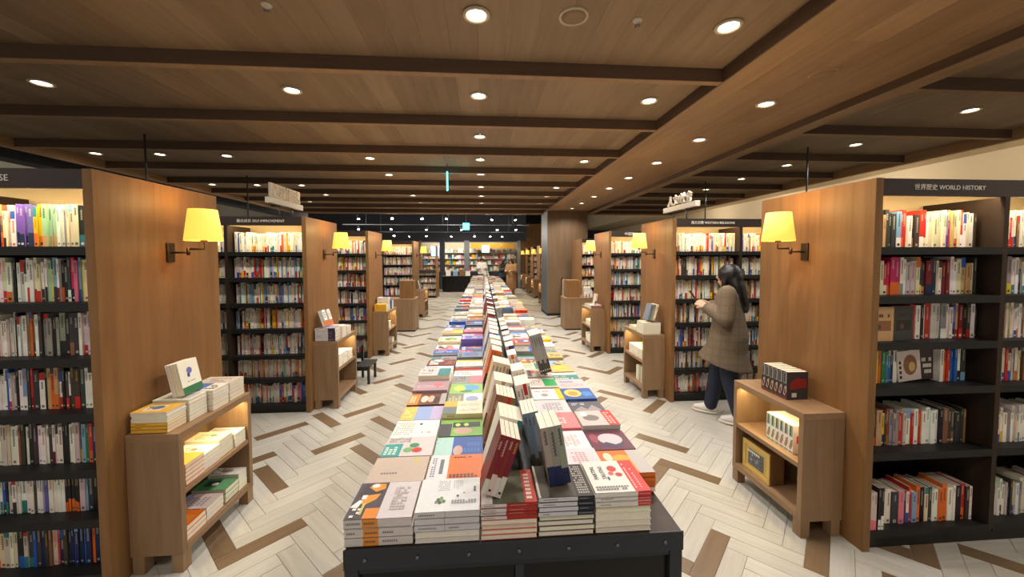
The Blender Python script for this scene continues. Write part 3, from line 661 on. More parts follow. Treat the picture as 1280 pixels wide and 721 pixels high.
for i, (nm, art, cv, bk, dep) in enumerate(front_row):
    z = TZ + .003; n = len(bk)
    for q, (th, spn, fore) in enumerate(bk):
        mb = MB(); dx, dy = rt.uniform(-.002, .002), rt.uniform(0, .005); topb = q == n - 1
        lying(mb, 0, x_b[i+1] - x_b[i] - .006, 0, dep, 0, th - .0004, cv, rt, spn, art if topb else None, bool(fore))
        o = book_obj(mb, '%s book in the front row, %s' % (nm, 'on top of its stack' if topb else '%s from the top of its stack' % nth(n - q)), 'stacked books on the near table', (x_b[i] + .003 + dx, 1.26 + dy, z))
        if topb and i == 4:
            for s_, u in (('PARTIAL', .034), ('TRUTHS', .066)): text('title', s_, .023, plain('title_ink', (70, 66, 70), .5), o, (u - .006, dep*.60, th + .001), (0, 0, PI/2), .0002)
        z += th
    front_top.append(z)
# further rows of the near table, near to far: outer left, inner left, inner right, outer right
def spc(*a): return list(a)
R_ = lambda a, b, c, d, col: ('r', a, b, c, d, PAL[col] if isinstance(col, str) else col)
E_ = lambda a, b, c, d, col: ('e', a, b, c, d, PAL[col] if isinstance(col, str) else col)
T_ = lambda a, b, c, d, n, m, col: ('t', a, b, c, d, n, m, PAL[col] if isinstance(col, str) else col)
beige = (196, 184, 168)
rows = [
 [(beige, 'beige', spc(E_(.78,.82,.06,.08,(206,196,90)), T_(.2,.3,.5,.4,1,6,(120,110,100)))), ('O', 'orange and white', spc(R_(0,0,.36,1,(226,224,226)), T_(.05,.1,.14,.9,9,2,(120,126,140)), R_(.2,.2,.27,.8,(110,116,130)), T_(.4,.05,.92,.2,2,8,K), T_(.45,.85,.8,.92,1,6,K))), ((216,212,214), 'pale grey', spc(T_(.4,.15,.75,.85,8,4,(206,150,150)), R_(0,0,.12,1,(196,192,196)))), ('O', 'orange and grey', spc(E_(.5,.4,.3,.4,(230,160,50)), R_(.68,0,1,1,(184,178,176)), E_(.2,.7,.1,.2,(230,210,190))))],
 [((214,208,200), 'teal and white circled', spc(R_(0,0,.36,.62,(50,158,152)), T_(.04,.1,.3,.5,4,3,(220,232,220)), E_(.5,.3,.1,.12,(120,170,110)), E_(.6,.52,.1,.12,(70,140,100)), E_(.68,.28,.1,.12,(210,60,50)), T_(.05,.7,.5,.95,6,8,(170,160,150)))), ('B', 'blue and aqua', spc(R_(0,0,.36,1,(176,214,208)), E_(.48,.3,.1,.25,(206,170,160)), T_(.6,.2,.95,.8,2,5,(60,120,200)))), ((226,224,224), 'white', spc(T_(.3,.2,.8,.8,7,5,(210,170,176)))), ((96,36,66), 'plum with a pale ellipse', spc(E_(.55,.55,.3,.3,(208,190,196)), ('p',[(.2,.2),(.4,.4),(.6,.25),(.9,.4),(.7,.1)],(60,50,90)), E_(.16,.6,.1,.25,(150,60,80))))],
 [('W', 'cream text-printed', spc(T_(.05,.15,.45,.9,7,7,(190,170,160)), E_(.58,.75,.035,.06,K), T_(.65,.2,.9,.35,1,6,(190,150,130)))), ((126,180,84), 'green and black', spc(R_(0,0,.28,.75,(70,66,74)), E_(.55,.3,.22,.2,(206,170,150)), R_(.3,.5,.95,.82,(44,50,46)), E_(.42,.66,.06,.1,(190,220,120)), E_(.62,.66,.06,.1,(190,220,120)))), ('P', 'pink', spc(T_(.2,.3,.7,.7,3,5,(240,200,200)))), ((196,188,180), 'grey and red', spc(R_(.72,0,1,1,'R'), E_(.35,.5,.22,.2,(120,110,110)), E_(.2,.75,.1,.15,(236,230,224)), T_(.76,.1,.95,.9,6,2,(236,180,170))))],
 [((150,176,220), 'light blue and yellow', spc(R_(0,0,.33,1,(236,190,90)), T_(.05,.2,.28,.8,5,3,(250,225,160)), R_(.72,0,1,1,(190,176,210)))), ((232,214,176), 'peach and grey', spc(R_(0,0,.34,.55,(112,120,118)), R_(0,.55,.34,1,(230,180,80)), R_(.36,.08,.98,.92,(242,214,190)), T_(.42,.2,.92,.36,2,8,(220,140,130)), T_(.42,.6,.92,.75,2,8,(232,170,160)))), ((206,202,204), 'white-grey', spc(T_(.2,.2,.8,.8,5,6,(150,146,150)))), ((84,80,88), 'charcoal pictured', spc(('p',[(.1,.3),(.35,.6),(.5,.35),(.7,.7),(.9,.3),(.6,.1)],(150,140,146)), T_(.1,.7,.5,.9,2,6,(206,200,206))))],
 [((112,72,46), 'brown portrait', spc(R_(0,0,.28,1,(206,132,60)), E_(.42,.5,.1,.3,(236,206,190)), E_(.6,.5,.09,.3,(226,180,160)), E_(.75,.4,.08,.3,(60,44,40)), R_(.85,0,1,1,(170,166,162)), T_(.04,.2,.2,.8,4,2,(250,226,180)))), ((138,140,108), 'olive and white', spc(R_(.46,0,1,1,(226,222,226)), E_(.7,.5,.18,.25,(150,160,200)), T_(.05,.2,.4,.8,4,4,(200,196,160)))), ((228,224,216), 'white with a yellow edge', spc(R_(.82,0,1,1,'Y'), E_(.4,.4,.12,.14,(160,150,150)), T_(.1,.7,.6,.85,1,7,(200,120,130)))), ((40,84,160), 'blue with a yellow ellipse', spc(E_(.34,.55,.28,.36,(236,196,90)), E_(.34,.5,.16,.2,(206,140,70)), ('p',[(.6,.5),(.75,.7),(.92,.6),(.95,.3),(.7,.2)],(60,130,210))))],
 [((170,140,150), 'mauve', spc(T_(.1,.3,.9,.6,3,10,(206,180,186)), E_(.7,.6,.15,.2,(210,120,120)))), ((150,196,110), 'lime and sky', spc(E_(.6,.55,.3,.3,(90,170,214)), E_(.3,.5,.18,.25,(230,220,90)), E_(.5,.2,.2,.1,(70,130,80)))), ((228,222,210), 'white and green', spc(R_(.55,.1,1,.9,(44,170,92)), T_(.08,.2,.45,.8,5,4,(150,140,140)))), ((214,184,186), 'pink-white', spc(T_(.1,.2,.9,.5,4,10,(200,130,140)), R_(.1,.6,.6,.8,(150,150,180))))],
 [((66,56,66), 'black and pink', spc(E_(.6,.5,.2,.3,(206,196,190)), E_(.3,.6,.12,.2,(196,150,140)), T_(.75,.1,.95,.9,5,2,(200,200,200)))), ((228,226,220), 'white', spc(T_(.1,.2,.9,.35,2,9,(150,160,150)), E_(.6,.65,.2,.2,(206,220,230)))), ((222,212,208), 'red latticed', spc(T_(.05,.05,.95,.95,5,5,(196,50,50)), T_(.1,.1,.9,.9,4,4,(80,60,66)))), ((216,208,202), 'red, white and black', spc(R_(.66,0,1,1,'R'), R_(0,0,.2,.5,(206,60,60)), E_(.42,.3,.2,.14,(50,56,76)), E_(.42,.72,.2,.14,(50,56,76))))],
 [((98,70,150), 'purple and pink', spc(R_(0,.1,.35,.9,(210,70,130)), T_(.4,.2,.9,.8,3,7,(150,130,200)))), ((204,208,206), 'teal and white', spc(R_(0,0,.45,1,(70,190,168)), T_(.55,.3,.95,.7,2,6,(160,160,160)))), ((222,214,210), 'red-lined white', spc(T_(.05,.1,.95,.9,4,6,(206,70,66)))), ((204,48,48), 'red', spc(E_(.3,.5,.18,.3,(226,218,210)), E_(.3,.5,.1,.16,(50,56,80)), R_(.7,0,1,1,(216,70,60))))],
 [('M', 'plum', None), ((156,158,158), 'grey', None), ('S', 'brown', None), ((150,100,76), 'brown', None)],
 [((160,150,148), 'grey and apricot', spc(R_(.36,0,1,1,(222,172,120)), E_(.7,.5,.14,.14,(170,110,80)), T_(.5,.7,.9,.9,1,5,(190,120,80)))), ('H', 'slate', None), ((150,104,80), 'brown', None), ((144,96,76), 'brown', None)],
 [('B', 'blue', spc(R_(.7,0,1,1,'T'))), ((196,190,60), 'yellow-olive', None), ('G', 'grey', None), ('G', 'grey', None)],
 [((222,160,120), 'orange and grey', None), ('B', 'blue', None), ('R', 'red', None), ('W', 'white', None)],
 [('C', 'cream and orange', spc(R_(.3,.3,.8,.7,'O'))), ('V', 'purple', None), ('R', 'red', None), ('Y', 'yellow', None)],
 [('W', 'white and blue', spc(R_(.4,.2,.9,.8,'B'))), ('W', 'white', None), ('W', 'white', None), ('Y', 'yellow', None)],
]
def stack_generic(mb, c, y, r, cols='WWWUUCGLHBRYOTPFS', hmax=.12):
    x0, x1 = COLR[c]; z = TZ + .003; n = r.randint(3, 5); cv = r.choice(cols); ac = r.choice('RBYTWDOEP'); th = r.uniform(.016, .026)
    for q in range(n):
        lying(mb, x0 + r.uniform(0, .004), x1 - r.uniform(.002, .006), y + r.uniform(0, .006), y + .19 + r.uniform(-.02, 0), z, th - .0004, cv, r, None, rand_spec(r, cv, ac) if q == n - 1 else None, r.random() < .3); z += th
for i in range(17):
    y = 1.475 + .2*i
    if y + .2 > 4.95: break
    for c in range(4):
        x0, x1 = COLR[c]
        if i < 6:
            cv, nm, spec = rows[i][c]; n = 4 if i < 8 else 3; th = rt.uniform(.017, .026) + (.012 if i in (8, 9) and c > 1 else 0); z = TZ + .003; dep = rt.uniform(.182, .196)
            if spec is None: spec = rand_spec(rt, cv if isinstance(cv, str) else 'U', rt.choice('RBYTWDOEP'))
            for q in range(n):
                mb = MB(); topb = q == n - 1; dx, dy = rt.uniform(0, .004), rt.uniform(0, .005)
                lying(mb, 0, x1 - x0 - .004, 0, dep, 0, th - .0004, cv, rt, None, spec if topb else None, (not topb) and rt.random() < .25)
                book_obj(mb, '%s book, %s, %s stack, %s row behind the front' % (nm, 'topmost' if topb else '%s down' % nth(n - q), COLN[c], nth(i + 1)), 'stacked books on the near table', (x0 + dx, y + dy, z)); z += th
        else:
            cc = rows[i][c][0] if i < len(rows) else None
            stack_generic(far_stack, c, y, rt, cc if isinstance(cc, str) else 'WWWUUCGLHBRYTPF')
for a, b, _ in tabs[1:]:
    y = a + .03
    while y + .2 < b:
        for c in range(4):
            if rt.random() < .94: stack_generic(far_stack, c, y, rt, 'WWWWUUCCGLHFPRBYS')
        y += .2
# ------------------------------------------------------------------ books leaning on both sides of the ridge
lean = []
def lean_set(side, y, n, cov, band, x, z, ang, desc, h=.21, d=.15, t=.018, single=True, topband=None):
    single = single and y < 2.98
    if y > 1.45: h += .035
    if y > 1.45 and side < 0: t += .002; ang *= .8
    if y > 1.45 and x < .3: x += .024 if side < 0 else .018; n += 1 if side < 0 else 0
    a = ang*(1 if side < 0 else -1)
    for i in range(n):
        mb = MB(); u = i*t
        off = Vector((u*math.cos(a), 0, -u*math.sin(a))); zz = z + (n*t*math.sin(abs(a)) if side < 0 else 0) + .001
        T = Matrix.Translation((x, y, zz)) @ Matrix.Translation(off) @ Matrix.Rotation(a, 4, 'Y')
        if single:
            upright(mb, 0, t - .0006, 0, d, 0, h, cov, band, rt)
            o = book_obj(mb, '%s book leaning on the table ridge, %s from the left' % (desc, nth(i + 1)), 'books leaning on the table ridge')
            o.matrix_world = T
        else:
            far_stack.T = T; upright(far_stack, 0, t - .0006, 0, d, 0, h, cov, band, rt); far_stack.T = None
zt = TZ + .067
lean_set(-1, 1.29, 4, 'M', 'U', -.012, front_top[2], .34, 'dark red-spined nearest', h=.215, d=.135, t=.018)
lean_set(1, 1.32, 3, 'G', 'N', .235, front_top[3] + .001, .17, 'grey navy-footed nearest', h=.215, d=.14, t=.026)
lean_set(-1, 1.5, 4, 'W', 'F', -.03, zt, .36, 'white tan-footed second left', t=.017)
lean_set(1, 1.52, 4, 'H', 'D', .19, zt, .2, 'slate-spined second right', t=.016, h=.225)
lean_set(-1, 1.73, 4, 'S', '.', -.03, zt, .33, 'brown-covered third left', t=.016, h=.215)
lean_set(-1, 1.95, 4, 'W', 'S', -.03, zt, .32, 'white brown-footed fourth left', t=.018)
lean_set(1, 1.85, 4, 'W', 'G', .19, zt, .2, 'white grey-footed third right', t=.018, h=.23)
lean_set(1, 2.15, 4, 'W', '.', .19, zt, .2, 'plain white fourth right', t=.018)
lean_set(-1, 2.25, 4, 'C', '.', -.03, zt, .32, 'cream fifth left', t=.019, h=.22)
lean_set(1, 2.5, 3, 'W', '.', .19, zt, .2, 'white fifth right', t=.02)
lean_set(-1, 2.62, 3, 'O', 'D', -.03, zt, .34, 'orange sixth left', t=.016)
lean_set(1, 2.62, 5, 'G', 'D', .40, TZ + .135, .28, 'tall grey outer right', t=.016, h=.25, d=.2)
lean_set(1, 2.75, 3, 'U', 'D', .19, zt, .2, 'pinkish ninth right', t=.02)
lean_set(-1, 2.8, 3, 'U', '.', -.03, zt, .32, 'pinkish tenth left', t=.019)
lean_set(-1, 3.0, 3, 'C', 'N', -.03, zt, .3, 'cream navy-footed seventh left', t=.02)
lean_set(1, 2.95, 3, 'G', '.', .19, zt, .2, 'grey sixth right', t=.02)
lean_set(1, 3.17, 3, 'C', '.', .19, zt, .2, 'cream tenth right', t=.02)
lean_set(-1, 3.22, 3, 'B', 'W', -.03, zt, .3, 'blue eleventh left', t=.018)
lean_set(-1, 3.42, 3, 'W', 'D', -.03, zt, .3, 'white dark-footed eighth left', t=.02)
lean_set(1, 3.4, 3, 'D', '.', .19, zt, .2, 'charcoal seventh right', t=.02)
lean_set(1, 3.62, 3, 'U', '.', .19, zt, .2, 'pinkish eleventh right', t=.02)
lean_set(-1, 3.63, 3, 'W', '.', -.03, zt, .3, 'white twelfth left', t=.02)
lean_set(-1, 3.85, 3, 'U', 'T', -.03, zt, .3, 'pale teal-footed ninth left', t=.02)
lean_set(1, 3.9, 3, 'W', '.', .19, zt, .2, 'white eighth right', t=.02)
for y in np.arange(4.2, 16.6, .27):
    if any(b - .2 < y + .15 and y < a + .25 for a, b in ((4.9, 5.2), (8.9, 9.2), (12.9, 13.2))): continue
    for s in (-1, 1):
        if rt.random() < .8: lean_set(s, y + rt.uniform(0, .1), 3, rt.choice('WWCUGDBMS'), rt.choice('..DNW'), -.03 if s < 0 else .19, zt, .3 if s < 0 else .2, '', t=.02, single=False)
tag(far_stack.build('table_books', M['print'], None), 'stacked and leaning books covering the farther part of the long tables', 'books', kind='stuff')

# ------------------------------------------------------------------ things on the cabinets
rc = random.Random(21)
def stack(x0, x1, y, dep, z, books, spec, desc, group):
    n = len(books)
    for q, (th, cv, spn, fore) in enumerate(books):
        mb = MB(); lying(mb, 0, x1 - x0, 0, dep, 0, th - .0004, cv, rc, spn, spec if q == n - 1 else None, fore)
        tag(mb.build('book', M['print'], None, (x0 + rc.uniform(-.002, .002), y + rc.uniform(0, .003), z + .0008)), '%s, %s' % (desc, 'topmost book' if q == n - 1 and n > 1 else ('book lying flat' if n == 1 else '%s book from the top' % nth(n - q))), 'book', group)
        z += th
    return z
G1 = 'books on the left display cabinet'; Yw = [(0, 1, (232,176,60))]; Wh = [(0, 1, (226,220,208))]
zz = stack(-1.885, -1.70, 2.16, .135, .771, [(.019,'Y',Yw,False)]*3 + [(.019,'W',None,True)]*3, [R_(0,0,1,1,(230,180,60)), R_(.15,.2,.7,.8,(226,222,210)), E_(.5,.5,.15,.2,(120,120,140)), T_(.2,.3,.4,.7,3,3,K)], 'yellow-spined stack at the near end of the left cabinet', G1)
zb = stack(-1.89, -1.69, 2.305, .14, .771, [(.021,'W',Wh,True)]*6, [T_(.2,.2,.8,.5,3,8,(150,150,160)), R_(.7,.1,.95,.9,(190,190,196))], 'white stack behind the yellow-spined ones', G1)
stack(-1.87, -1.66, 2.455, .145, .771, [(.021,'W',Wh,True)]*6, [R_(0,0,.6,1,(80,120,190)), E_(.3,.5,.15,.2,(220,120,90)), T_(.65,.2,.95,.8,3,3,K)], 'white stack with blue cover on the left cabinet', G1)
stack(-1.88, -1.66, 2.61, .15, .771, [(.024,'U',Wh,True)]*5, [T_(.2,.2,.8,.8,4,5,(150,140,140))], 'pale stack at the far end of the left cabinet', G1)
for q in range(4):
    mb = MB(); lying(mb, 0, .15, 0, .195, 0, .0165, 'W', rc, None, [R_(0,0,1,.22,(60,120,80)), E_(.5,.68,.14,.1,(120,120,190)), E_(.42,.55,.07,.07,(70,80,150)), T_(.3,.34,.7,.38,1,8,(120,120,120))] if q == 3 else None)
    o = mb.build('book', M['print'], None)
    o.matrix_world = Matrix.Translation((-1.80, 2.335, zb + .001)) @ Matrix.Rotation(-.2, 4, 'Y') @ Matrix(((0,0,1,0),(1,0,0,0),(0,1,0,0),(0,0,0,1))) @ Matrix.Translation((0, 0, q*.0168))
    tag(o, 'white flower-cover book propped upright on the left cabinet, %s from the front' % nth(4 - q), 'book', G1)
stack(-1.84, -1.645, 2.20, .14, .451, [(.024,'O',Wh,True)]*4 + [(.024,'O',Wh,True)], [R_(.3,0,1,1,(226,140,60)), T_(.1,.2,.5,.8,4,3,K)], 'orange-covered stack on the lit cabinet shelf', G1)
stack(-1.86, -1.655, 2.35, .14, .451, [(.024,'W',Wh,True)]*3 + [(.024,'W',Wh,True)], [T_(.2,.2,.8,.7,4,7,(160,140,120)), E_(.5,.5,.08,.1,(210,90,70))], 'white stack second on the lit cabinet shelf', G1)
stack(-1.87, -1.66, 2.495, .13, .451, [(.028,'C',Wh,True)]*4, [E_(.6,.6,.1,.1,(120,110,60)), T_(.2,.2,.5,.8,4,3,(160,140,110))], 'cream stack third on the lit cabinet shelf', G1)
stack(-1.85, -1.65, 2.627, .112, .451, [(.03,'W',Wh,True)]*3, [T_(.1,.2,.6,.8,4,6,(90,90,90))], 'white stack last on the lit cabinet shelf', G1)
stack(-1.84, -1.645, 2.19, .15, .141, [(.028,'O',Wh,True)]*3, [R_(0,0,.4,1,(60,60,60)), R_(.4,.2,.9,.7,(226,130,50))], 'orange and black stack under the left cabinet shelf', G1)
stack(-1.85, -1.65, 2.35, .15, .141, [(.027,'U',[(0,.6,(220,214,206)),(.6,.8,(70,120,130)),(.8,1,(220,214,206))],False)]*3, [T_(.2,.2,.8,.8,5,5,(140,130,140)), R_(0,0,.2,1,(150,150,190))], 'lilac stack under the left cabinet shelf', G1)
stack(-1.86, -1.65, 2.52, .13, .141, [(.03,'E',Wh,True), (.03,'E',Wh,True), (.03,'E',Wh,True)], [R_(.2,.3,.6,.8,(40,46,50)), R_(.6,0,1,1,(110,170,120)), E_(.5,.5,.1,.14,(226,220,200))], 'green patterned stack under the left cabinet shelf', G1)
stack(-1.85, -1.65, 2.654, .088, .141, [(.038,'W',Wh,True)]*3, [E_(.5,.5,.2,.2,(180,150,150)), T_(.1,.1,.4,.9,4,3,(120,110,110))], 'white stack at the far end under the left cabinet shelf', G1)
# right cabinet: two six-volume sets and a gold framed box
G2 = 'six-volume sets on the right cabinet'
def vol_set(z, x, y, dark, desc):
    for i in range(6):
        mb = MB(); c, b = ('D', 'S') if dark else ('g', 'C')
        upright(mb, 0, .0335, 0, .13, 0, .165, 'D' if dark else 'W', '.', rc, fancy=False)
        f = -.0004
        mb.quad((.004,f,.095),(.030,f,.095),(.030,f,.16),(.004,f,.16), (150,148,142) if dark else (170,186,170)); mb.quad((.008,f*2,.10),(.02,f*2,.10),(.02,f*2,.155),(.008,f*2,.155), (70,64,60) if dark else (84,110,90))
        mb.poly([(.004,f,.03),(.018,f,.02),(.03,f,.05),(.03,f,.085),(.016,f,.075)], (190,168,150) if dark else (130,160,130)); mb.poly([(.012,f*2,.035),(.022,f*2,.03),(.024,f*2,.06),(.015,f*2,.065)], (104,40,36) if dark else (196,130,90))
        mb.quad((.002,f,.002),(.032,f,.002),(.032,f,.014),(.002,f,.014), (120,60,50) if dark else (150,170,150))
        e = .0336
        mb.poly([(e,.02,.06),(e,.12,.07),(e,.122,.12),(e,.06,.13),(e,.02,.10)], (150,40,36) if dark else (216,80,50)); mb.quad((e+.0003,.03,.015),(e+.0003,.06,.015),(e+.0003,.06,.04),(e+.0003,.03,.04), (220,214,200))
        o = mb.build('book', M['print'], None); o.matrix_world = Matrix.Translation((x, y + .0385*(6 - i), z + .001)) @ Matrix.Rotation(-PI/2, 4, 'Z') @ Matrix.Diagonal((1.12, 1.12, 1.12, 1))
        tag(o, '%s, %s from the far end' % (desc, nth(i + 1)), 'book', G2)
vol_set(.77, 1.985, 2.335, True, 'dark red set standing on top of the right cabinet')
vol_set(.45, 1.965, 2.25, False, 'white and green set on the lit right cabinet shelf')
gb = empty('gift_box', (1.945, 2.42, .141), 0, 'gold framed gift box with a grey picture under the right cabinet shelf', 'box')
bx('box_body', M['panel'], gb, .008, .11, 0, .27, 0, .215, .003)
for a, b, c, d in ((0, .27, 0, .028), (0, .27, .187, .215), (0, .028, .028, .187), (.242, .27, .028, .187)): bx('frame_bar', M['gold'], gb, 0, .008, a, b, c, d, .002)
mb = MB(); mb.quad((.006,.028,.028),(.006,.242,.028),(.006,.242,.187),(.006,.028,.187), (206,172,92)); rr = random.Random(2)
mb.quad((.005,.06,.05),(.005,.215,.05),(.005,.215,.165),(.005,.06,.165), (92,98,98))
for _ in range(34):
    y, z = rr.uniform(.065,.198), rr.uniform(.055,.13); s = rr.uniform(.006,.016); g = rr.randint(60, 190); mb.quad((.0046 - rr.random()*.0008,y,z),(.0044,y+s,z),(.0044,y+s,z+s*.7),(.0046,y,z+s*.7), (g, g, g + 4))
for i in range(6): mb.quad((.0036,.10+.02*i,.14),(.0036,.115+.02*i,.14),(.0036,.115+.02*i,.157),(.0036,.10+.02*i,.157), (226,226,222))
mb.build('picture', M['print'], gb)
# second cabinets
G3 = 'books on the second left cabinet'; G4 = 'books on the second right cabinet'
sp6 = [(0,.64,(206,204,204)), (.64,1,(64,50,70))]
z2 = stack(-1.88, -1.66, 4.41, .16, .771, [(.036,'G',sp6,False)]*4, [R_(.4,0,1,1,(150,150,176)), T_(.1,.2,.35,.8,4,3,(90,90,96))], 'grey and plum stack on the second left cabinet', G3)
stack(-1.88, -1.65, 4.60, .14, .771, [(.033,'W',Wh,True)]*4, [T_(.2,.2,.8,.8,4,6,(150,150,150))], 'white stack in the middle of the second left cabinet', G3)
stack(-1.88, -1.65, 4.76, .14, .771, [(.033,'U',Wh,True)]*3, [T_(.2,.2,.8,.8,4,6,(150,120,150))], 'pale stack at the far end of the second left cabinet', G3)
for q, dy in enumerate((0, .137)):
    mb = MB(); lying(mb, 0, .13, 0, .19, 0, .02, 'W', rc, None, [R_(0,0,1,.35,(190,110,70)), R_(0,.35,.4,1,(140,146,156)), T_(.5,.5,.9,.9,3,4,(110,110,120))])
    o = mb.build('book', M['print'], None); o.matrix_world = Matrix.Translation((-1.80, 4.44 + dy, z2 + .006 - q*.01)) @ Matrix.Rotation(-.3, 4, 'Y') @ Matrix(((0,0,1,0),(1,0,0,0),(0,1,0,0),(0,0,0,1)))
    tag(o, '%s brown-footed book propped against the second left end panel' % ('nearer' if q == 0 else 'farther'), 'book', G3)
stack(-1.85, -1.65, 4.45, .15, .451, [(.024,'W',Wh,True)]*6, None, 'white stack nearest on the second left cabinet shelf', G3)
stack(-1.85, -1.65, 4.61, .15, .451, [(.024,'W',Wh,True)]*6, None, 'white stack in the middle of the second left cabinet shelf', G3)
stack(-1.85, -1.65, 4.78, .15, .451, [(.024,'W',Wh,True)]*5, None, 'white stack farthest on the second left cabinet shelf', G3)
z3 = stack(1.93, 2.15, 4.47, .2, .771, [(.035,'C',[(0,1,(196,184,158))],True)]*4, [R_(.5,0,1,1,(110,106,96))], 'beige thick stack on the second right cabinet', G4)
stack(1.93, 2.14, 4.72, .2, .771, [(.022,'C',[(0,1,(206,190,150))],True)]*2, [T_(.2,.2,.8,.8,4,6,(130,120,100))], 'beige low stack behind the thick one on the right', G4)
for q in range(3):
    mb = MB(); upright(mb, 0, .026, 0, .14, 0, .2, 'HGC'[q], '.', rc); o = mb.build('book', M['print'], None)
    o.matrix_world = Matrix.Translation((1.985 + .034*q, 4.50, z3 + .001)) @ Matrix.Rotation(.26, 4, 'Y') @ Matrix.Translation((0, 0, .026))
    tag(o, '%s book leaning on top of the thick beige stack' % ('slate', 'grey', 'cream')[q], 'book', G4)
for q, (y, cv, w_) in enumerate(((4.47, 'C', .15), (4.63, 'W', .15), (4.79, 'W', .15))): stack(1.94, 2.14, y, w_, .451, [(.03,cv,Wh,True)]*4, [T_(.2,.2,.8,.8,4,6,(130,120,100))], 'cream stack on the lit second right shelf, %s back' % nth(q + 1), G4)
for q in range(7):
    mb = MB(); upright(mb, 0, .03, 0, .15, 0, .18 + .02*rc.random(), rc.choice('WGUC'), '.', rc, fancy=False); o = mb.build('book', M['print'], None)
    o.matrix_world = Matrix.Translation((1.96, 4.50 + .034*(q + 1), .142)) @ Matrix.Rotation(-PI/2, 4, 'Z'); tag(o, 'pale thick volume under the second right shelf, %s from the viewer' % nth(q + 1), 'book', G4)
G5 = 'books on the farther cabinets'
stack(-1.87, -1.67, 6.74, .14, .771, [(.04,'Y',Yw,False)]*3, [R_(.2,.2,.8,.8,(220,200,60))], 'yellow stack on the third left cabinet', G5)
stack(-1.87, -1.68, 6.92, .14, .771, [(.05,'L',Wh,False)]*2 + [(.06,'W',Wh,False)]*2, [R_(.4,.1,.9,.9,(50,90,190))], 'white and pale blue stack on the third left cabinet', G5)
stack(-1.75, -1.66, 7.1, .14, .771, [(.05,'B',None,False)]*3, None, 'blue stack on the third left cabinet', G5)
stack(-1.86, -1.66, 6.85, .16, .451, [(.03,'W',Wh,False)]*4, None, 'white stack on the third left lit shelf', G5)
stack(-1.86, -1.66, 7.08, .16, .141, [(.03,'G',Wh,False)]*3, None, 'grey stack under the third left shelf', G5)
stack(1.93, 2.14, 6.72, .2, .771, [(.03,'U',[(0,1,(150,110,100))],False)]*2, None, 'pinkish stack on the third right cabinet', G5)
stack(1.93, 2.14, 6.96, .2, .771, [(.028,'G',None,True)]*2, None, 'grey stack on the third right cabinet', G5)
mb = MB(); upright(mb, 0, .03, 0, .14, 0, .2, 'U', 'D', rc); o = mb.build('book', M['print'], None); o.matrix_world = Matrix.Translation((2.02, 6.82, .835)) @ Matrix.Rotation(.2, 4, 'Y'); tag(o, 'pinkish book leaning on the third right cabinet', 'book', G5)
stack(1.94, 2.14, 6.8, .3, .451, [(.03,'C',Wh,True)]*3, None, 'cream stack on the third right lit shelf', G5)
stack(1.94, 2.14, 6.8, .3, .141, [(.03,'W',Wh,True)]*5, None, 'white stack under the third right shelf', G5)
mb = MB(); lying(mb, 0, .2, 0, .28, 0, .03, 'D', rc, None, [R_(.15,.2,.85,.8,(110,120,110))]); o = mb.build('book', M['print'], None); o.matrix_world = Matrix.Translation((-1.78, 11.0, .775)) @ Matrix.Rotation(-.25, 4, 'Y') @ Matrix(((0,0,1,0),(1,0,0,0),(0,1,0,0),(0,0,0,1))); tag(o, 'dark picture book propped on the fourth left cabinet', 'book', G5)

# ------------------------------------------------------------------ hanging section signs and ceiling rods
def sign(x, ya, yb, s, txts, label):
    r = empty('section_sign', (x, ya, 2.15), 0, label, 'sign', 'section signs above the bookcases'); L = yb - ya
    bx('sign_bar', M['plastic_w'], r, -.03, .03, 0, L, .15, .215, .002)
    for y in (L*.3, L*.7): MB().tube([(0, y, 0), (0, y, .15)], .008).build('post', M['rod'], r)
    for t_, y, sz in txts:
        if s > 0: bx('word_panel', M['plastic_w'], r, -.012, .012, y - sz*1.08, y + sz*1.08, .225, .225 + sz*1.0, .002)
        text('letters', t_, sz, M['plastic_w'], r, (s*.012, y, .215 + sz*.46), (PI/2, 0, PI/2 if s > 0 else -PI/2), .012)
    return r
sign(-2.3, 4.33, 5.08, 1, [('心理', .20, .15), ('勵志', .55, .15)], 'cream block-letter sign above the second left bookcase')
sign(2.5, 4.32, 5.12, -1, [('人文/社會', .40, .14)], 'cream block-letter sign above the second right bookcase')
for x, y, z0, lb in ((-3.85, 4.75, 2.15, 'grey steel rod from the second left bookcase to the ceiling'), (4.2, 4.72, 2.15, 'grey steel rod from the second right bookcase to the ceiling'), (-4.05, 7.0, 2.15, 'grey steel rod from the third left bookcase to the ceiling'), (4.2, 7.0, 2.15, 'grey steel rod from the third right bookcase to the ceiling')):
    r = empty('ceiling_rod', (x, y, z0), 0, lb, 'rod', 'ceiling rods')
    MB().tube([(0, 0, .01), (0, 0, ZC - z0)], .011).build('rod', M['rod'], r); MB().lathe([(.03, 0), (.03, .008), (.012, .02)], n=12).build('foot_plate', M['rod'], r)

# black two-step stool beyond the second left cabinet
r = empty('step_stool', (-1.69, 5.22, 0), 0, 'black two-step wooden stool beyond the second left cabinet', 'stool')
mk = plain('black_stain', (36, 40, 44), .45, noise=.1)
bx('upper_step', mk, r, -.19, -.01, -.02, .36, .47, .495, .003); bx('lower_step', mk, r, -.02, .17, -.02, .36, .225, .25, .003)
for y in (0, .305):
    for x0, x1, h in ((-.18, -.15, .47), (-.04, -.01, .47), (.13, .16, .225)): bx('leg', mk, r, x0, x1, y, y + .035, 0, h, .002)
    bx('side_rail', mk, r, -.15, .13, y + .005, y + .03, .185, .225, .002)

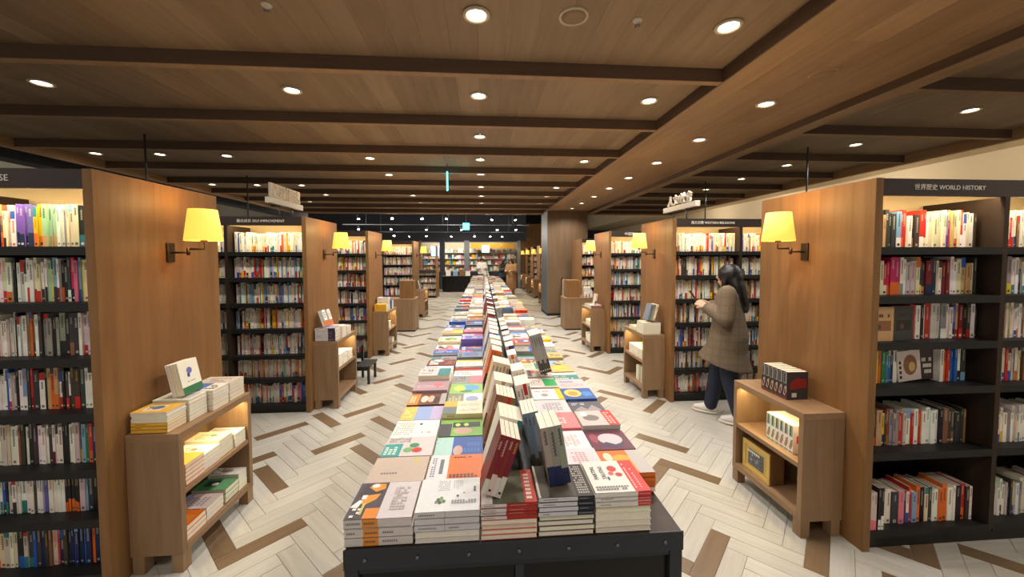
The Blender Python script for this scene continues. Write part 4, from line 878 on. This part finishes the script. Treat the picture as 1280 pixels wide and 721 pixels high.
# wooden enquiry counters with boxed monitors
def kiosk(x0, x1, y, side, label):
    r = empty('enquiry_counter', (x0, y, 0), 0, label, 'counter', 'wooden enquiry counters'); W = x1 - x0
    bx('counter_body', M['cab'], r, 0, W, 0, .5, .03, .72, .003); bx('counter_top', M['cabx'], r, -.005, W + .005, -.005, .505, .72, .755, .003); bx('plinth', M['black'], r, .01, W - .01, .01, .49, 0, .03)
    a = W - .36 if side < 0 else .05
    bx('monitor_box', M['panel'], r, a, a + .32, .06, .36, .755, 1.16, .003)
    bx('monitor_screen', M['metal_panel'], r, a + .02, a + .30, .36, .372, .78, 1.13)
    return r
kiosk(-2.35, -1.55, 8.85, -1, 'wooden enquiry counter on the left with a brown box on top')
kR = kiosk(1.89, 2.72, 8.72, 1, 'wooden enquiry counter on the right beside the pillar')
for q in range(5):
    mb = MB(); upright(mb, 0, .035, 0, .16, 0, .24, 'W', 'G' if q % 2 else '.', rc); tag(mb.build('book', M['print'], None, (2.36 + .037*q, 8.8, .756)), 'white volume on the right enquiry counter, %s from the left' % nth(q + 1), 'book', 'white volumes on the right enquiry counter')
r = empty('garment_stand', (2.2, 10.66, 0), 0, 'slim stand with a hanging patterned cloth before the pillar', 'stand')
MB().lathe([(.11, 0), (.11, .015), (.02, .03)], n=16).build('base', M['metal_black'], r); MB().tube([(0,0,.02),(0,0,1.08),(.03,0,1.12),(.06,0,1.08)], .012).build('pole', M['metal_black'], r)
mb = MB(); mb.rings([[(.06 + a*math.cos(2*PI*j/10), b*math.sin(2*PI*j/10) - .04, z) for j in range(10)] for a, b, z in ((.02,.02,1.08),(.035,.03,1.0),(.04,.03,.7),(.04,.03,.3),(.03,.03,.15))]); mb.build('cloth', plain('patterned_cloth', (150, 140, 120), .8, noise=.45, nscale=22), r)

# ------------------------------------------------------------------ far end: lit shop, counter, black ceiling with spotlights
struct(bx('wall_back', M['dark'], None, -9.4, 8.1, 24.0, 24.2, 0, 4.2))
bk = struct(bx('trim_7', M['dark'], None, -9.0, 2.3, 20.4, 20.6, 2.5, 4.2))
struct(bx('trim_8', M['panel'], None, 2.25, 5.0, 22.2, 22.4, 0, 3.6))
post = plain('shop_post', (120, 124, 132), .4, .3)
for i, (x0, x1, m) in enumerate(((-3.35, -3.22, M['panel']), (-2.25, -2.02, M['dark']), (-.98, -.72, post), (1.85, 2.0, post))):
    struct(bx('trim_%d' % (i + 9), m, None, x0, x1, 20.3, 20.7, 0, 2.55))
glass, ntg, bg_ = new_mat('shop_glass'); bg_.inputs['Transmission Weight'].default_value = 1.0; bg_.inputs['Roughness'].default_value = 0.02; bg_.inputs['IOR'].default_value = 1.02; bg_.inputs['Base Color'].default_value = (1, 1, 1, 1)
for i, (x0, x1) in enumerate(((-3.22, -2.25), (-2.02, -.98), (-.72, 1.85))):
    wn = struct(empty('window_%d' % (i + 1))); bx('pane', glass, wn, x0, x1, 20.48, 20.49, .9, 2.45); bx('window_frame', post, wn, x0, x1, 20.44, 20.53, 2.45, 2.5); bx('window_sill', M['dark'], wn, x0, x1, 20.42, 20.55, .0, .9)
shop = empty('shop_shelving', (0, 22.6, 0), 0, 'brightly lit shop shelving of colourful goods beyond the far glass', 'shelving')
bx('back_board', M['wall_cream'], shop, -3.6, 2.1, .5, .55, 0, 3.2)
bx('yellow_fascia', plain('yellow_fascia', (222, 166, 50), .5), shop, -.7, 1.85, -.1, -.02, 2.2, 2.5); bx('yellow_panel', plain('yellow_panel', (214, 170, 70), .5), shop, -.7, 1.6, .40, .46, 1.1, 1.8)
for z in (.9, 1.25, 1.6, 1.95): bx('shelf', M['plastic_w'], shop, -3.5, 2.0, .15, .5, z - .02, z)
mb = MB(); rg = random.Random(9)
for z in (.9, 1.25, 1.6, 1.95):
    x = -3.45
    while x < 1.9:
        w_ = rg.uniform(.05, .16); mb.box(x, x + w_*.9, .2, .4, z, z + rg.uniform(.08, .26), jit(PAL[rg.choice('WWWCLPUYTRGF')], rg, 20)); x += w_
o = mb.build('goods', M['print'], shop); o['kind'] = 'stuff'
scr = plain('blue_screen', (150, 210, 250), .4, emit=(150, 215, 255), es=1.6)
for x, z, w_, h_, lb in ((-2.95, 1.75, .42, .55, 'pale blue lit screen in the left shop window'), (-.05, 1.95, .42, .40, 'pale blue lit screen under the yellow fascia')):
    t = empty('display_screen', (x, 22.3, z), 0, lb, 'screen', 'lit shop screens'); bx('screen', scr, t, 0, w_, 0, .01, 0, h_); bx('casing', M['plastic_w'], t, -.015, w_ + .015, .01, .04, -.015, h_ + .015); bx('bracket', M['rod'], t, w_/2 - .02, w_/2 + .02, .04, .3, h_/2 - .02, h_/2 + .02)
for x in (-2.7, -1.4, .4):
    t = empty('panel_light', (x, 21.6, 3.3), 0, 'square shop ceiling light panel, %s from the left' % {-2.7: 'first', -1.4: 'second', .4: 'third'}[x], 'light panel', 'shop light panels')
    bx('diffuser', plain('shop_diffuser', (255, 255, 250), .5, emit=(255, 250, 240), es=9), t, -.5, .5, -.5, .5, -.02, 0); bx('housing', M['plastic_w'], t, -.52, .52, -.52, .52, 0, .05)
    MB().tube([(0, 0, .05), (0, 0, .9)], .012).build('suspension', M['rod'], t)
fc = empty('black_counter', (-1.96, 18.6, 0), 0, 'black counter in front of the far shop', 'counter'); bx('front_panel', M['metal_panel'], fc, 0, 1.35, 0, .6, .06, .74, .004); bx('counter_top', M['black'], fc, -.02, 1.37, -.02, .62, .74, .77, .003); bx('plinth', M['black'], fc, .03, 1.32, .03, .57, 0, .06)
for q, (x, cv, h) in enumerate(((-1.8, 'W', .3), (-1.45, 'L', .26), (-1.15, 'S', .34), (-.85, 'W', .24))):
    b = empty('merchandise_box', (x, 18.8, .771), 0, 'boxed merchandise on the black counter, %s from the left' % nth(q + 1), 'box', 'boxes on the far counter')
    bx('carton', plain('carton_%s' % CN[cv].replace(' ', '_'), PAL[cv], .5), b, 0, .22, 0, .2, 0, h, .004); bx('carton_lid', M['plastic_w'], b, -.004, .224, -.004, .204, h - .03, h, .002)
# black ceiling: tracks and spotlights
for i, (y, z) in enumerate(((13.4, 3.2), (15.6, 3.0), (17.8, 2.85))):
    t = empty('light_track', (0, y, z), 0, 'black lighting track under the far dark ceiling, %s from the viewer' % nth(i + 1), 'track', 'far lighting tracks')
    bx('rail', plain('track_rail', (96, 100, 108), .5), t, -5.5, 1.9, -.02, .02, -.03, 0)
    for x in (-4.6, -1.6, 1.2): MB().tube([(x, 0, 0), (x, 0, 4.2 - z)], .01).build('suspension', M['rod'], t)
sprng = random.Random(4); spots = [(-2.1,13.4),(-4.9,15.6),(-4.0,17.8),(-3.3,17.8),(.3,17.8),(-4.2,13.4),(-3.1,13.4),(-1.2,13.4),(.35,13.4),(1.1,13.4),(-3.6,15.6),(-2.2,15.6),(-.9,15.6),(.6,15.6),(1.3,15.6),(-2.6,17.8),(-1.4,17.8),(-.4,17.8),(.9,17.8)]
cyl = MB(); cyl.lathe([(.03, 0), (.045, -.02), (.045, -.14), (.05, -.15)], n=14, cap=True); cm = cyl.mesh('spot_can', M['metal_black'])
lm = MB().lathe([(.0005, -.152), (.042, -.152), (.042, -.156), (.0005, -.156)], n=14).mesh('spot_lens', M['glow'])
for i, (x, y) in enumerate(spots):
    t = empty('track_spotlight', (x, y, {13.4: 3.12, 15.6: 2.92, 17.8: 2.77}[y]), 0, 'small black spotlight, %s on the %s track of the far dark ceiling' % (nth([s for s in spots if s[1] == y].index((x, y)) + 1), {13.4: 'nearest', 15.6: 'middle', 17.8: 'farthest'}[y]), 'spotlight', 'far track spotlights')
    t.rotation_euler = (sprng.uniform(-.7, -.2), sprng.uniform(-.4, .4), 0)
    for nm, me in (('can', cm), ('lens', lm)): o = bpy.data.objects.new(nm, me); COL.objects.link(o); o.parent = t
    MB().tube([(0, 0, 0), (0, 0, .05)], .01).build('stem', M['metal_black'], t)
    if i % 2 == 0: light('spot_glow', 'POINT', t, (0, 0, -.22), 14, (1, .9, .78), shadow_soft_size=.05)
r = empty('exit_sign', (-.6, 14.0, 2.8), 0, 'small square cyan exit sign glowing under the far dark ceiling', 'exit sign'); bx('sign_panel', M['screen_cyan'], r, -.12, .12, -.015, .015, -.12, .12, .003); MB().tube([(0, 0, .12), (0, 0, 1.4)], .008).build('hanger', M['rod'], r)
# light for the far hall
for x, y in ((-1.0, 14.5), (-1.0, 18.2), (4.2, 14.5), (-5, 14.5)):
    t = empty('pendant_floodlight', (x, y, 4.0), 0, 'black ceiling floodlight high over the far hall, %s' % {(-1.0, 14.5): 'near the exit sign', (-1.0, 18.2): 'before the lit shop', (4.2, 14.5): 'beyond the pillar', (-5, 14.5): 'at the left'}[(x, y)], 'floodlight', 'far hall floodlights')
    bx('housing', M['metal_black'], t, -.12, .12, -.12, .12, 0, .2); light('flood', 'SPOT', t, (0, 0, -.05), 220, (1, .88, .72), spot_size=math.radians(140), spot_blend=.6, shadow_soft_size=.1)

# ------------------------------------------------------------------ people
SKIN = plain('skin', (206, 158, 130), .55, noise=.04, nscale=20)
def remesh(mb, name, mat, parent, voxel, smooth=6):
    me = mb.mesh(name, mat); o = bpy.data.objects.new(name, me); COL.objects.link(o)
    m = o.modifiers.new('r', 'REMESH'); m.mode = 'VOXEL'; m.voxel_size = voxel; m.use_smooth_shade = True
    s = o.modifiers.new('s', 'SMOOTH'); s.iterations = smooth; s.factor = .5
    dg = bpy.context.evaluated_depsgraph_get(); dg.update()
    nm = bpy.data.meshes.new_from_object(o.evaluated_get(dg)); o.modifiers.clear(); o.data = nm; bpy.data.meshes.remove(me)
    nm.name = name; nm.materials.clear(); nm.materials.append(mat)
    for p in nm.polygons: p.use_smooth = True
    o.parent = parent
    return o
def ell(mb, c, rx, ry, rz, n=14, rot=None):
    T0 = mb.T; mb.T = Matrix.Translation(c) @ (rot or Matrix.Identity(4))
    mb.rings([[(rx*math.sin(PI*i/10)*math.cos(2*PI*j/n), ry*math.sin(PI*i/10)*math.sin(2*PI*j/n), -rz*math.cos(PI*i/10)) for j in range(n)] for i in range(1, 10)]); mb.T = T0
def loft(mb, secs, n=18):     # secs: (cx, cy, cz, rx, ry, forward tilt)
    mb.rings([[(s[0] + s[3]*math.cos(2*PI*j/n), s[1] + s[4]*math.sin(2*PI*j/n), s[2] + (s[5] if len(s) > 5 else 0)*s[4]*math.sin(2*PI*j/n)) for j in range(n)] for s in secs])
def limb(mb, pts, rad, n=12):
    for i in range(len(pts) - 1): mb.tube([pts[i], pts[i+1]], [rad[i], rad[i+1]], n)
    for p, r in zip(pts, rad): ell(mb, p, r, r, r, 10)
def hand(mb, wrist, palm_dir, out, thumb_side, s=1.0):
    """palm plus five bent fingers; palm_dir = pointing direction, out = back-of-hand normal"""
    d = Vector(palm_dir).normalized(); o = Vector(out).normalized(); a = d.cross(o).normalized(); w_ = Vector(wrist)
    for k in (-.026, 0, .026): mb.tube([w_ + a*k*.7*s, w_ + d*.045*s + a*k*s, w_ + d*.085*s + a*k*1.15*s], [.014*s, .015*s, .011*s], 8)
    for k, L in ((-.031, .062), (-.011, .075), (.011, .078), (.031, .068)):
        b = w_ + d*.082*s + a*k*s; m1 = b + d*L*.45*s - o*.012*s; m2 = m1 + d*L*.3*s - o*.028*s; e = m2 + d*L*.06*s - o*.022*s
        mb.tube([b, m1, m2, e], [.0095*s, .009*s, .008*s, .006*s], 8); ell(mb, e, .006*s, .006*s, .006*s, 8)
    b = w_ + d*.025*s + a*thumb_side*.03*s; m1 = b + d*.035*s + a*thumb_side*.022*s - o*.008*s; e = m1 + d*.035*s - o*.02*s
    mb.tube([b, m1, e], [.012*s, .010*s, .007*s], 8)
def person(loc, face, label, top_m, leg_m, shoe_m, hair_m, P, long_hair=True, coat=None, voxel=.007):
    """local frame: +y forward, +x the person's right; P holds joint positions"""
    rt_ = empty('person', loc, face, label, 'person')
    hx, hy, hz = P['head']; mb = MB()
    ell(mb, (hx, hy, hz), .072, .088, .108, 18); ell(mb, (hx, hy + .03, hz - .06), .05, .055, .055); ell(mb, (hx, hy + .09, hz - .012), .011, .018, .022); ell(mb, (hx, hy + .083, hz - .058), .022, .012, .008)
    for s in (-1, 1): ell(mb, (hx + s*.073, hy - .01, hz - .01), .008, .018, .028); ell(mb, (hx + s*.03, hy + .078, hz + .005), .014, .01, .008)
    loft(mb, [(hx, hy - .02, hz - .05, .048, .05), (hx*.6, hy - .035, hz - .15, .05, .052), (0, P['chest'][1] - .005, P['sh'][2] + .02, .075, .06)])
    cx, cy, cz = P['chest']; px, py, pz = P['hip']; shx, shy, shz = P['sh']
    loft(mb, [(0, cy, shz + .03, .09, .055), (cx, cy, shz - .03, .155, .085), (cx, cy + .01, cz, .145, .105), ((cx + px)/2, (cy + py)/2, (cz + pz)/2, .12, .09), (px, py, pz, .155, .11), (px, py, pz - .1, .13, .1)])
    for s, sd in ((1, 'R'), (-1, 'L')):
        sh = (s*shx, shy, shz); limb(mb, [sh, P['elb' + sd], P['wri' + sd]], [.047, .037, .026]); hand(mb, P['wri' + sd], P['hd' + sd], P['ho' + sd], P['th' + sd])
        limb(mb, [(px + s*.085, py, pz - .05), P['kne' + sd], P['ank' + sd]], [.08, .056, .036]); ax, ay, az = P['ank' + sd]; ell(mb, (ax, ay + .06, .04), .04, .11, .035)
    remesh(mb, 'body', SKIN, rt_, voxel, 4)
    # trousers
    mb = MB()
    for s, sd in ((1, 'R'), (-1, 'L')):
        a = Vector(P['ank' + sd]); limb(mb, [(px + s*.08, py, pz), P['kne' + sd], tuple(a + Vector((0, 0, .02)))], [.108, .083, .066])
    ell(mb, (px, py, pz + .02), .17, .125, .12); remesh(mb, 'trousers', leg_m, rt_, .011, 4)
    # shoes with soles
    for s, sd in ((1, 'R'), (-1, 'L')):
        ax, ay, az = P['ank' + sd]; lift = az - .075; mb = MB()
        loft(mb, [(ax, ay + .055, .03 + lift, .045, .125), (ax, ay + .05, .06 + lift, .044, .118), (ax, ay + .02, .085 + lift, .04, .08), (ax, ay - .02, .115 + lift, .042, .05)]); sh_ = remesh(mb, 'shoe', shoe_m, rt_, .009, 3)
        mb = MB(); loft(mb, [(ax, ay + .055, .0 + lift, .044, .125), (ax, ay + .055, .006 + lift, .05, .132), (ax, ay + .055, .026 + lift, .049, .130)], 20); mb.build('sole', M['plastic_w'], sh_)
    # jacket: torso flaring to the hem, sleeves
    mb = MB(); c = coat; 
    loft(mb, [(0, cy - .01, shz + .065, .07, .062), (0, cy - .005, shz + .035, .135, .085), (cx, cy, shz - .03, .20, .118), (cx, cy + .005, cz, .20, .14), ((cx + px)/2, (cy + py)/2, (cz + pz)/2, .205, .155), (px, py, pz, .222, .18), (px + c.get('sx', 0)*.6, py + c.get('sy', 0)*.6, (pz + c['hem'])/2, .235, .195, c.get('tilt', 0)*.5), (px + c.get('sx', 0), py + c.get('sy', 0), c['hem'], c['rx'], c['ry'], c.get('tilt', 0))], 24)
    for s, sd in ((1, 'R'), (-1, 'L')):
        w_ = Vector(P['wri' + sd]); e = Vector(P['elb' + sd]); q = e + (w_ - e)*.82; limb(mb, [(s*(shx - .005), shy, shz - .01), tuple(e), tuple(q)], [.086, .074, .064])
    remesh(mb, 'jacket', top_m, rt_, .012, 3)
    mb = MB(); loft(mb, [(0, cy, shz + .055, .085, .075), (0, cy - .005, shz + .10, .07, .066), (0, cy - .005, shz + .105, .06, .056)]); mb.build('collar', top_m, rt_)
    # hair
    mb = MB(); ell(mb, (hx, hy - .022, hz + .018), .108, .112, .116, 18); ell(mb, (hx, hy - .065, hz - .03), .10, .085, .11)
    if long_hair: loft(mb, [(hx, hy - .05, hz + .02, .092, .075), (hx, hy - .09, hz - .09, .112, .075), (hx + .01, hy - .125, hz - .2, .115, .06), (hx + .02, hy - .15, hz - .30, .09, .05), (hx + .03, hy - .16, hz - .37, .045, .03)]); [mb.tube([(hx + s*.075, hy + .01, hz + .04), (hx + s*.088, hy + .02, hz - .06), (hx + s*.09, hy, hz - .17), (hx + s*.08, hy - .02, hz - .25)], [.03, .028, .024, .008], 8) for s in (-1, 1)]
    remesh(mb, 'hair', hair_m, rt_, .009, 3)
    # eyes
    for s in (-1, 1): mb = MB(); ell(mb, (hx + s*.03, hy + .083, hz + .006), .011, .006, .006); mb.build('eye', plain('eye_dark', (30, 24, 22), .3), rt_)
    return rt_
def tartan():
    m, nt, b = new_mat('brown_check_cloth'); N = nt.nodes; L = nt.links; tc = N.new('ShaderNodeTexCoord'); mx = None; prev = lin((116, 92, 68))
    col = N.new('ShaderNodeMix'); col.data_type = 'RGBA'; col.inputs[6].default_value = lin((112, 96, 77)); col.inputs[7].default_value = lin((84, 68, 52)); vals = []
    for d in ('Y', 'Z'):
        w_ = N.new('ShaderNodeTexWave'); w_.bands_direction = d; w_.inputs['Scale'].default_value = 4.2; w_.inputs['Distortion'].default_value = .6; L.new(tc.outputs['Object'], w_.inputs['Vector'])
        p = N.new('ShaderNodeMath'); p.operation = 'POWER'; p.inputs[1].default_value = 7; L.new(w_.outputs['Fac'], p.inputs[0]); vals.append(p)
    a = N.new('ShaderNodeMath'); a.operation = 'MAXIMUM'; L.new(vals[0].outputs[0], a.inputs[0]); L.new(vals[1].outputs[0], a.inputs[1]); k = N.new('ShaderNodeMath'); k.operation = 'MULTIPLY'; k.inputs[1].default_value = .3; L.new(a.outputs[0], k.inputs[0])
    L.new(k.outputs[0], col.inputs[0]); L.new(col.outputs[2], b.inputs['Base Color']); b.inputs['Roughness'].default_value = .85
    return m
HAIR = plain('black_hair', (22, 19, 20), .4, noise=.3, nscale=60)
NAVY = plain('navy_denim', (30, 38, 60), .8, noise=.15, nscale=50); SHOE = plain('white_canvas', (214, 210, 204), .7)
WP = dict(head=(0, .015, 1.505), chest=(0, 0, 1.2), hip=(0, -.01, .9), sh=(.17, -.005, 1.35), elbR=(.235, .0, 1.09), elbL=(-.25, .0, 1.09), wriR=(.075, .20, 1.20), wriL=(-.085, .20, 1.19),
          hdR=(-.45, .8, .35), hdL=(.35, .85, .35), hoR=(.3, .3, .9), hoL=(-.6, .3, .7), thR=1, thL=-1, kneR=(.085, .10, .48), ankR=(.085, .16, .08), kneL=(-.09, -.03, .47), ankL=(-.10, -.13, .08))
wm = person((2.54, 3.78, 0), math.radians(50), 'woman in a brown checked jacket and navy trousers looking at her phone', tartan(), NAVY, SHOE, HAIR, WP, True, dict(hem=.60, rx=.26, ry=.26, sy=.035, tilt=.25))
# the phone she holds
ph = empty('phone', (0, 0, 0), 0, 'dark smartphone held in the hands of the standing woman', 'phone')
MB().box(-.036, .036, -.005, .0, -.075, .075).build('case', plain('phone_case', (60, 60, 66), .4), ph, bevel=.003); MB().box(-.033, .033, -.0065, -.005, -.071, .071).build('screen', M['metal_panel'], ph)
ph.matrix_world = Matrix.Translation((2.54, 3.78, 0)) @ Matrix.Rotation(math.radians(50), 4, 'Z') @ Matrix.Translation((0, .335, 1.275)) @ Matrix.Rotation(math.radians(-35), 4, 'X')
MB().tube([(.15, .115, 1.15), (.105, .165, 1.18)], [.042, .036], 14).build('cuff', plain('pink_cuff', (206, 132, 140), .8), wm)
MB().tube([(-.155, .115, 1.14), (-.112, .165, 1.17)], [.045, .04], 14).build('cuff', plain('olive_cuff', (150, 134, 104), .8), wm)
# far shoppers
def stand(h=1.0): 
    q = dict(head=(0, .03, 1.5), chest=(0, 0, 1.2), hip=(0, -.01, .9), sh=(.17, -.005, 1.35), elbR=(.235, .03, 1.08), elbL=(-.235, .03, 1.08), wriR=(.12, .25, 1.12), wriL=(-.12, .25, 1.12), hdR=(-.3, .9, .1), hdL=(.3, .9, .1), hoR=(.2, .2, .9), hoL=(-.2, .2, .9), thR=-1, thL=1, kneR=(.09, .02, .48), ankR=(.09, -.02, .08), kneL=(-.09, .02, .48), ankL=(-.09, .02, .08))
    return q
person((1.2, 16.2, 0), math.radians(150), 'shopper in a long tan coat in the far right aisle', plain('tan_coat', (168, 128, 84), .85, noise=.1), plain('tan_trousers', (160, 122, 82), .85), SHOE, HAIR, stand(), True, dict(hem=.32, rx=.21, ry=.19), .012)
person((.98, 17.6, 0), math.radians(-150), 'dark-dressed shopper with a grey scarf facing the tan coat', plain('dark_coat', (52, 54, 62), .85, noise=.1), plain('dark_trousers', (40, 42, 50), .85), plain('black_shoe', (30, 30, 32), .5), HAIR, stand(), True, dict(hem=.75, rx=.22, ry=.18), .012)
person((-.05, 20.0, 0), math.radians(180), 'shop clerk in a white shirt behind the far tables', plain('white_shirt', (226, 224, 220), .85), plain('clerk_trousers', (40, 42, 50), .85), plain('clerk_shoe', (30, 30, 32), .5), HAIR, stand(), False, dict(hem=.78, rx=.19, ry=.15), .012)
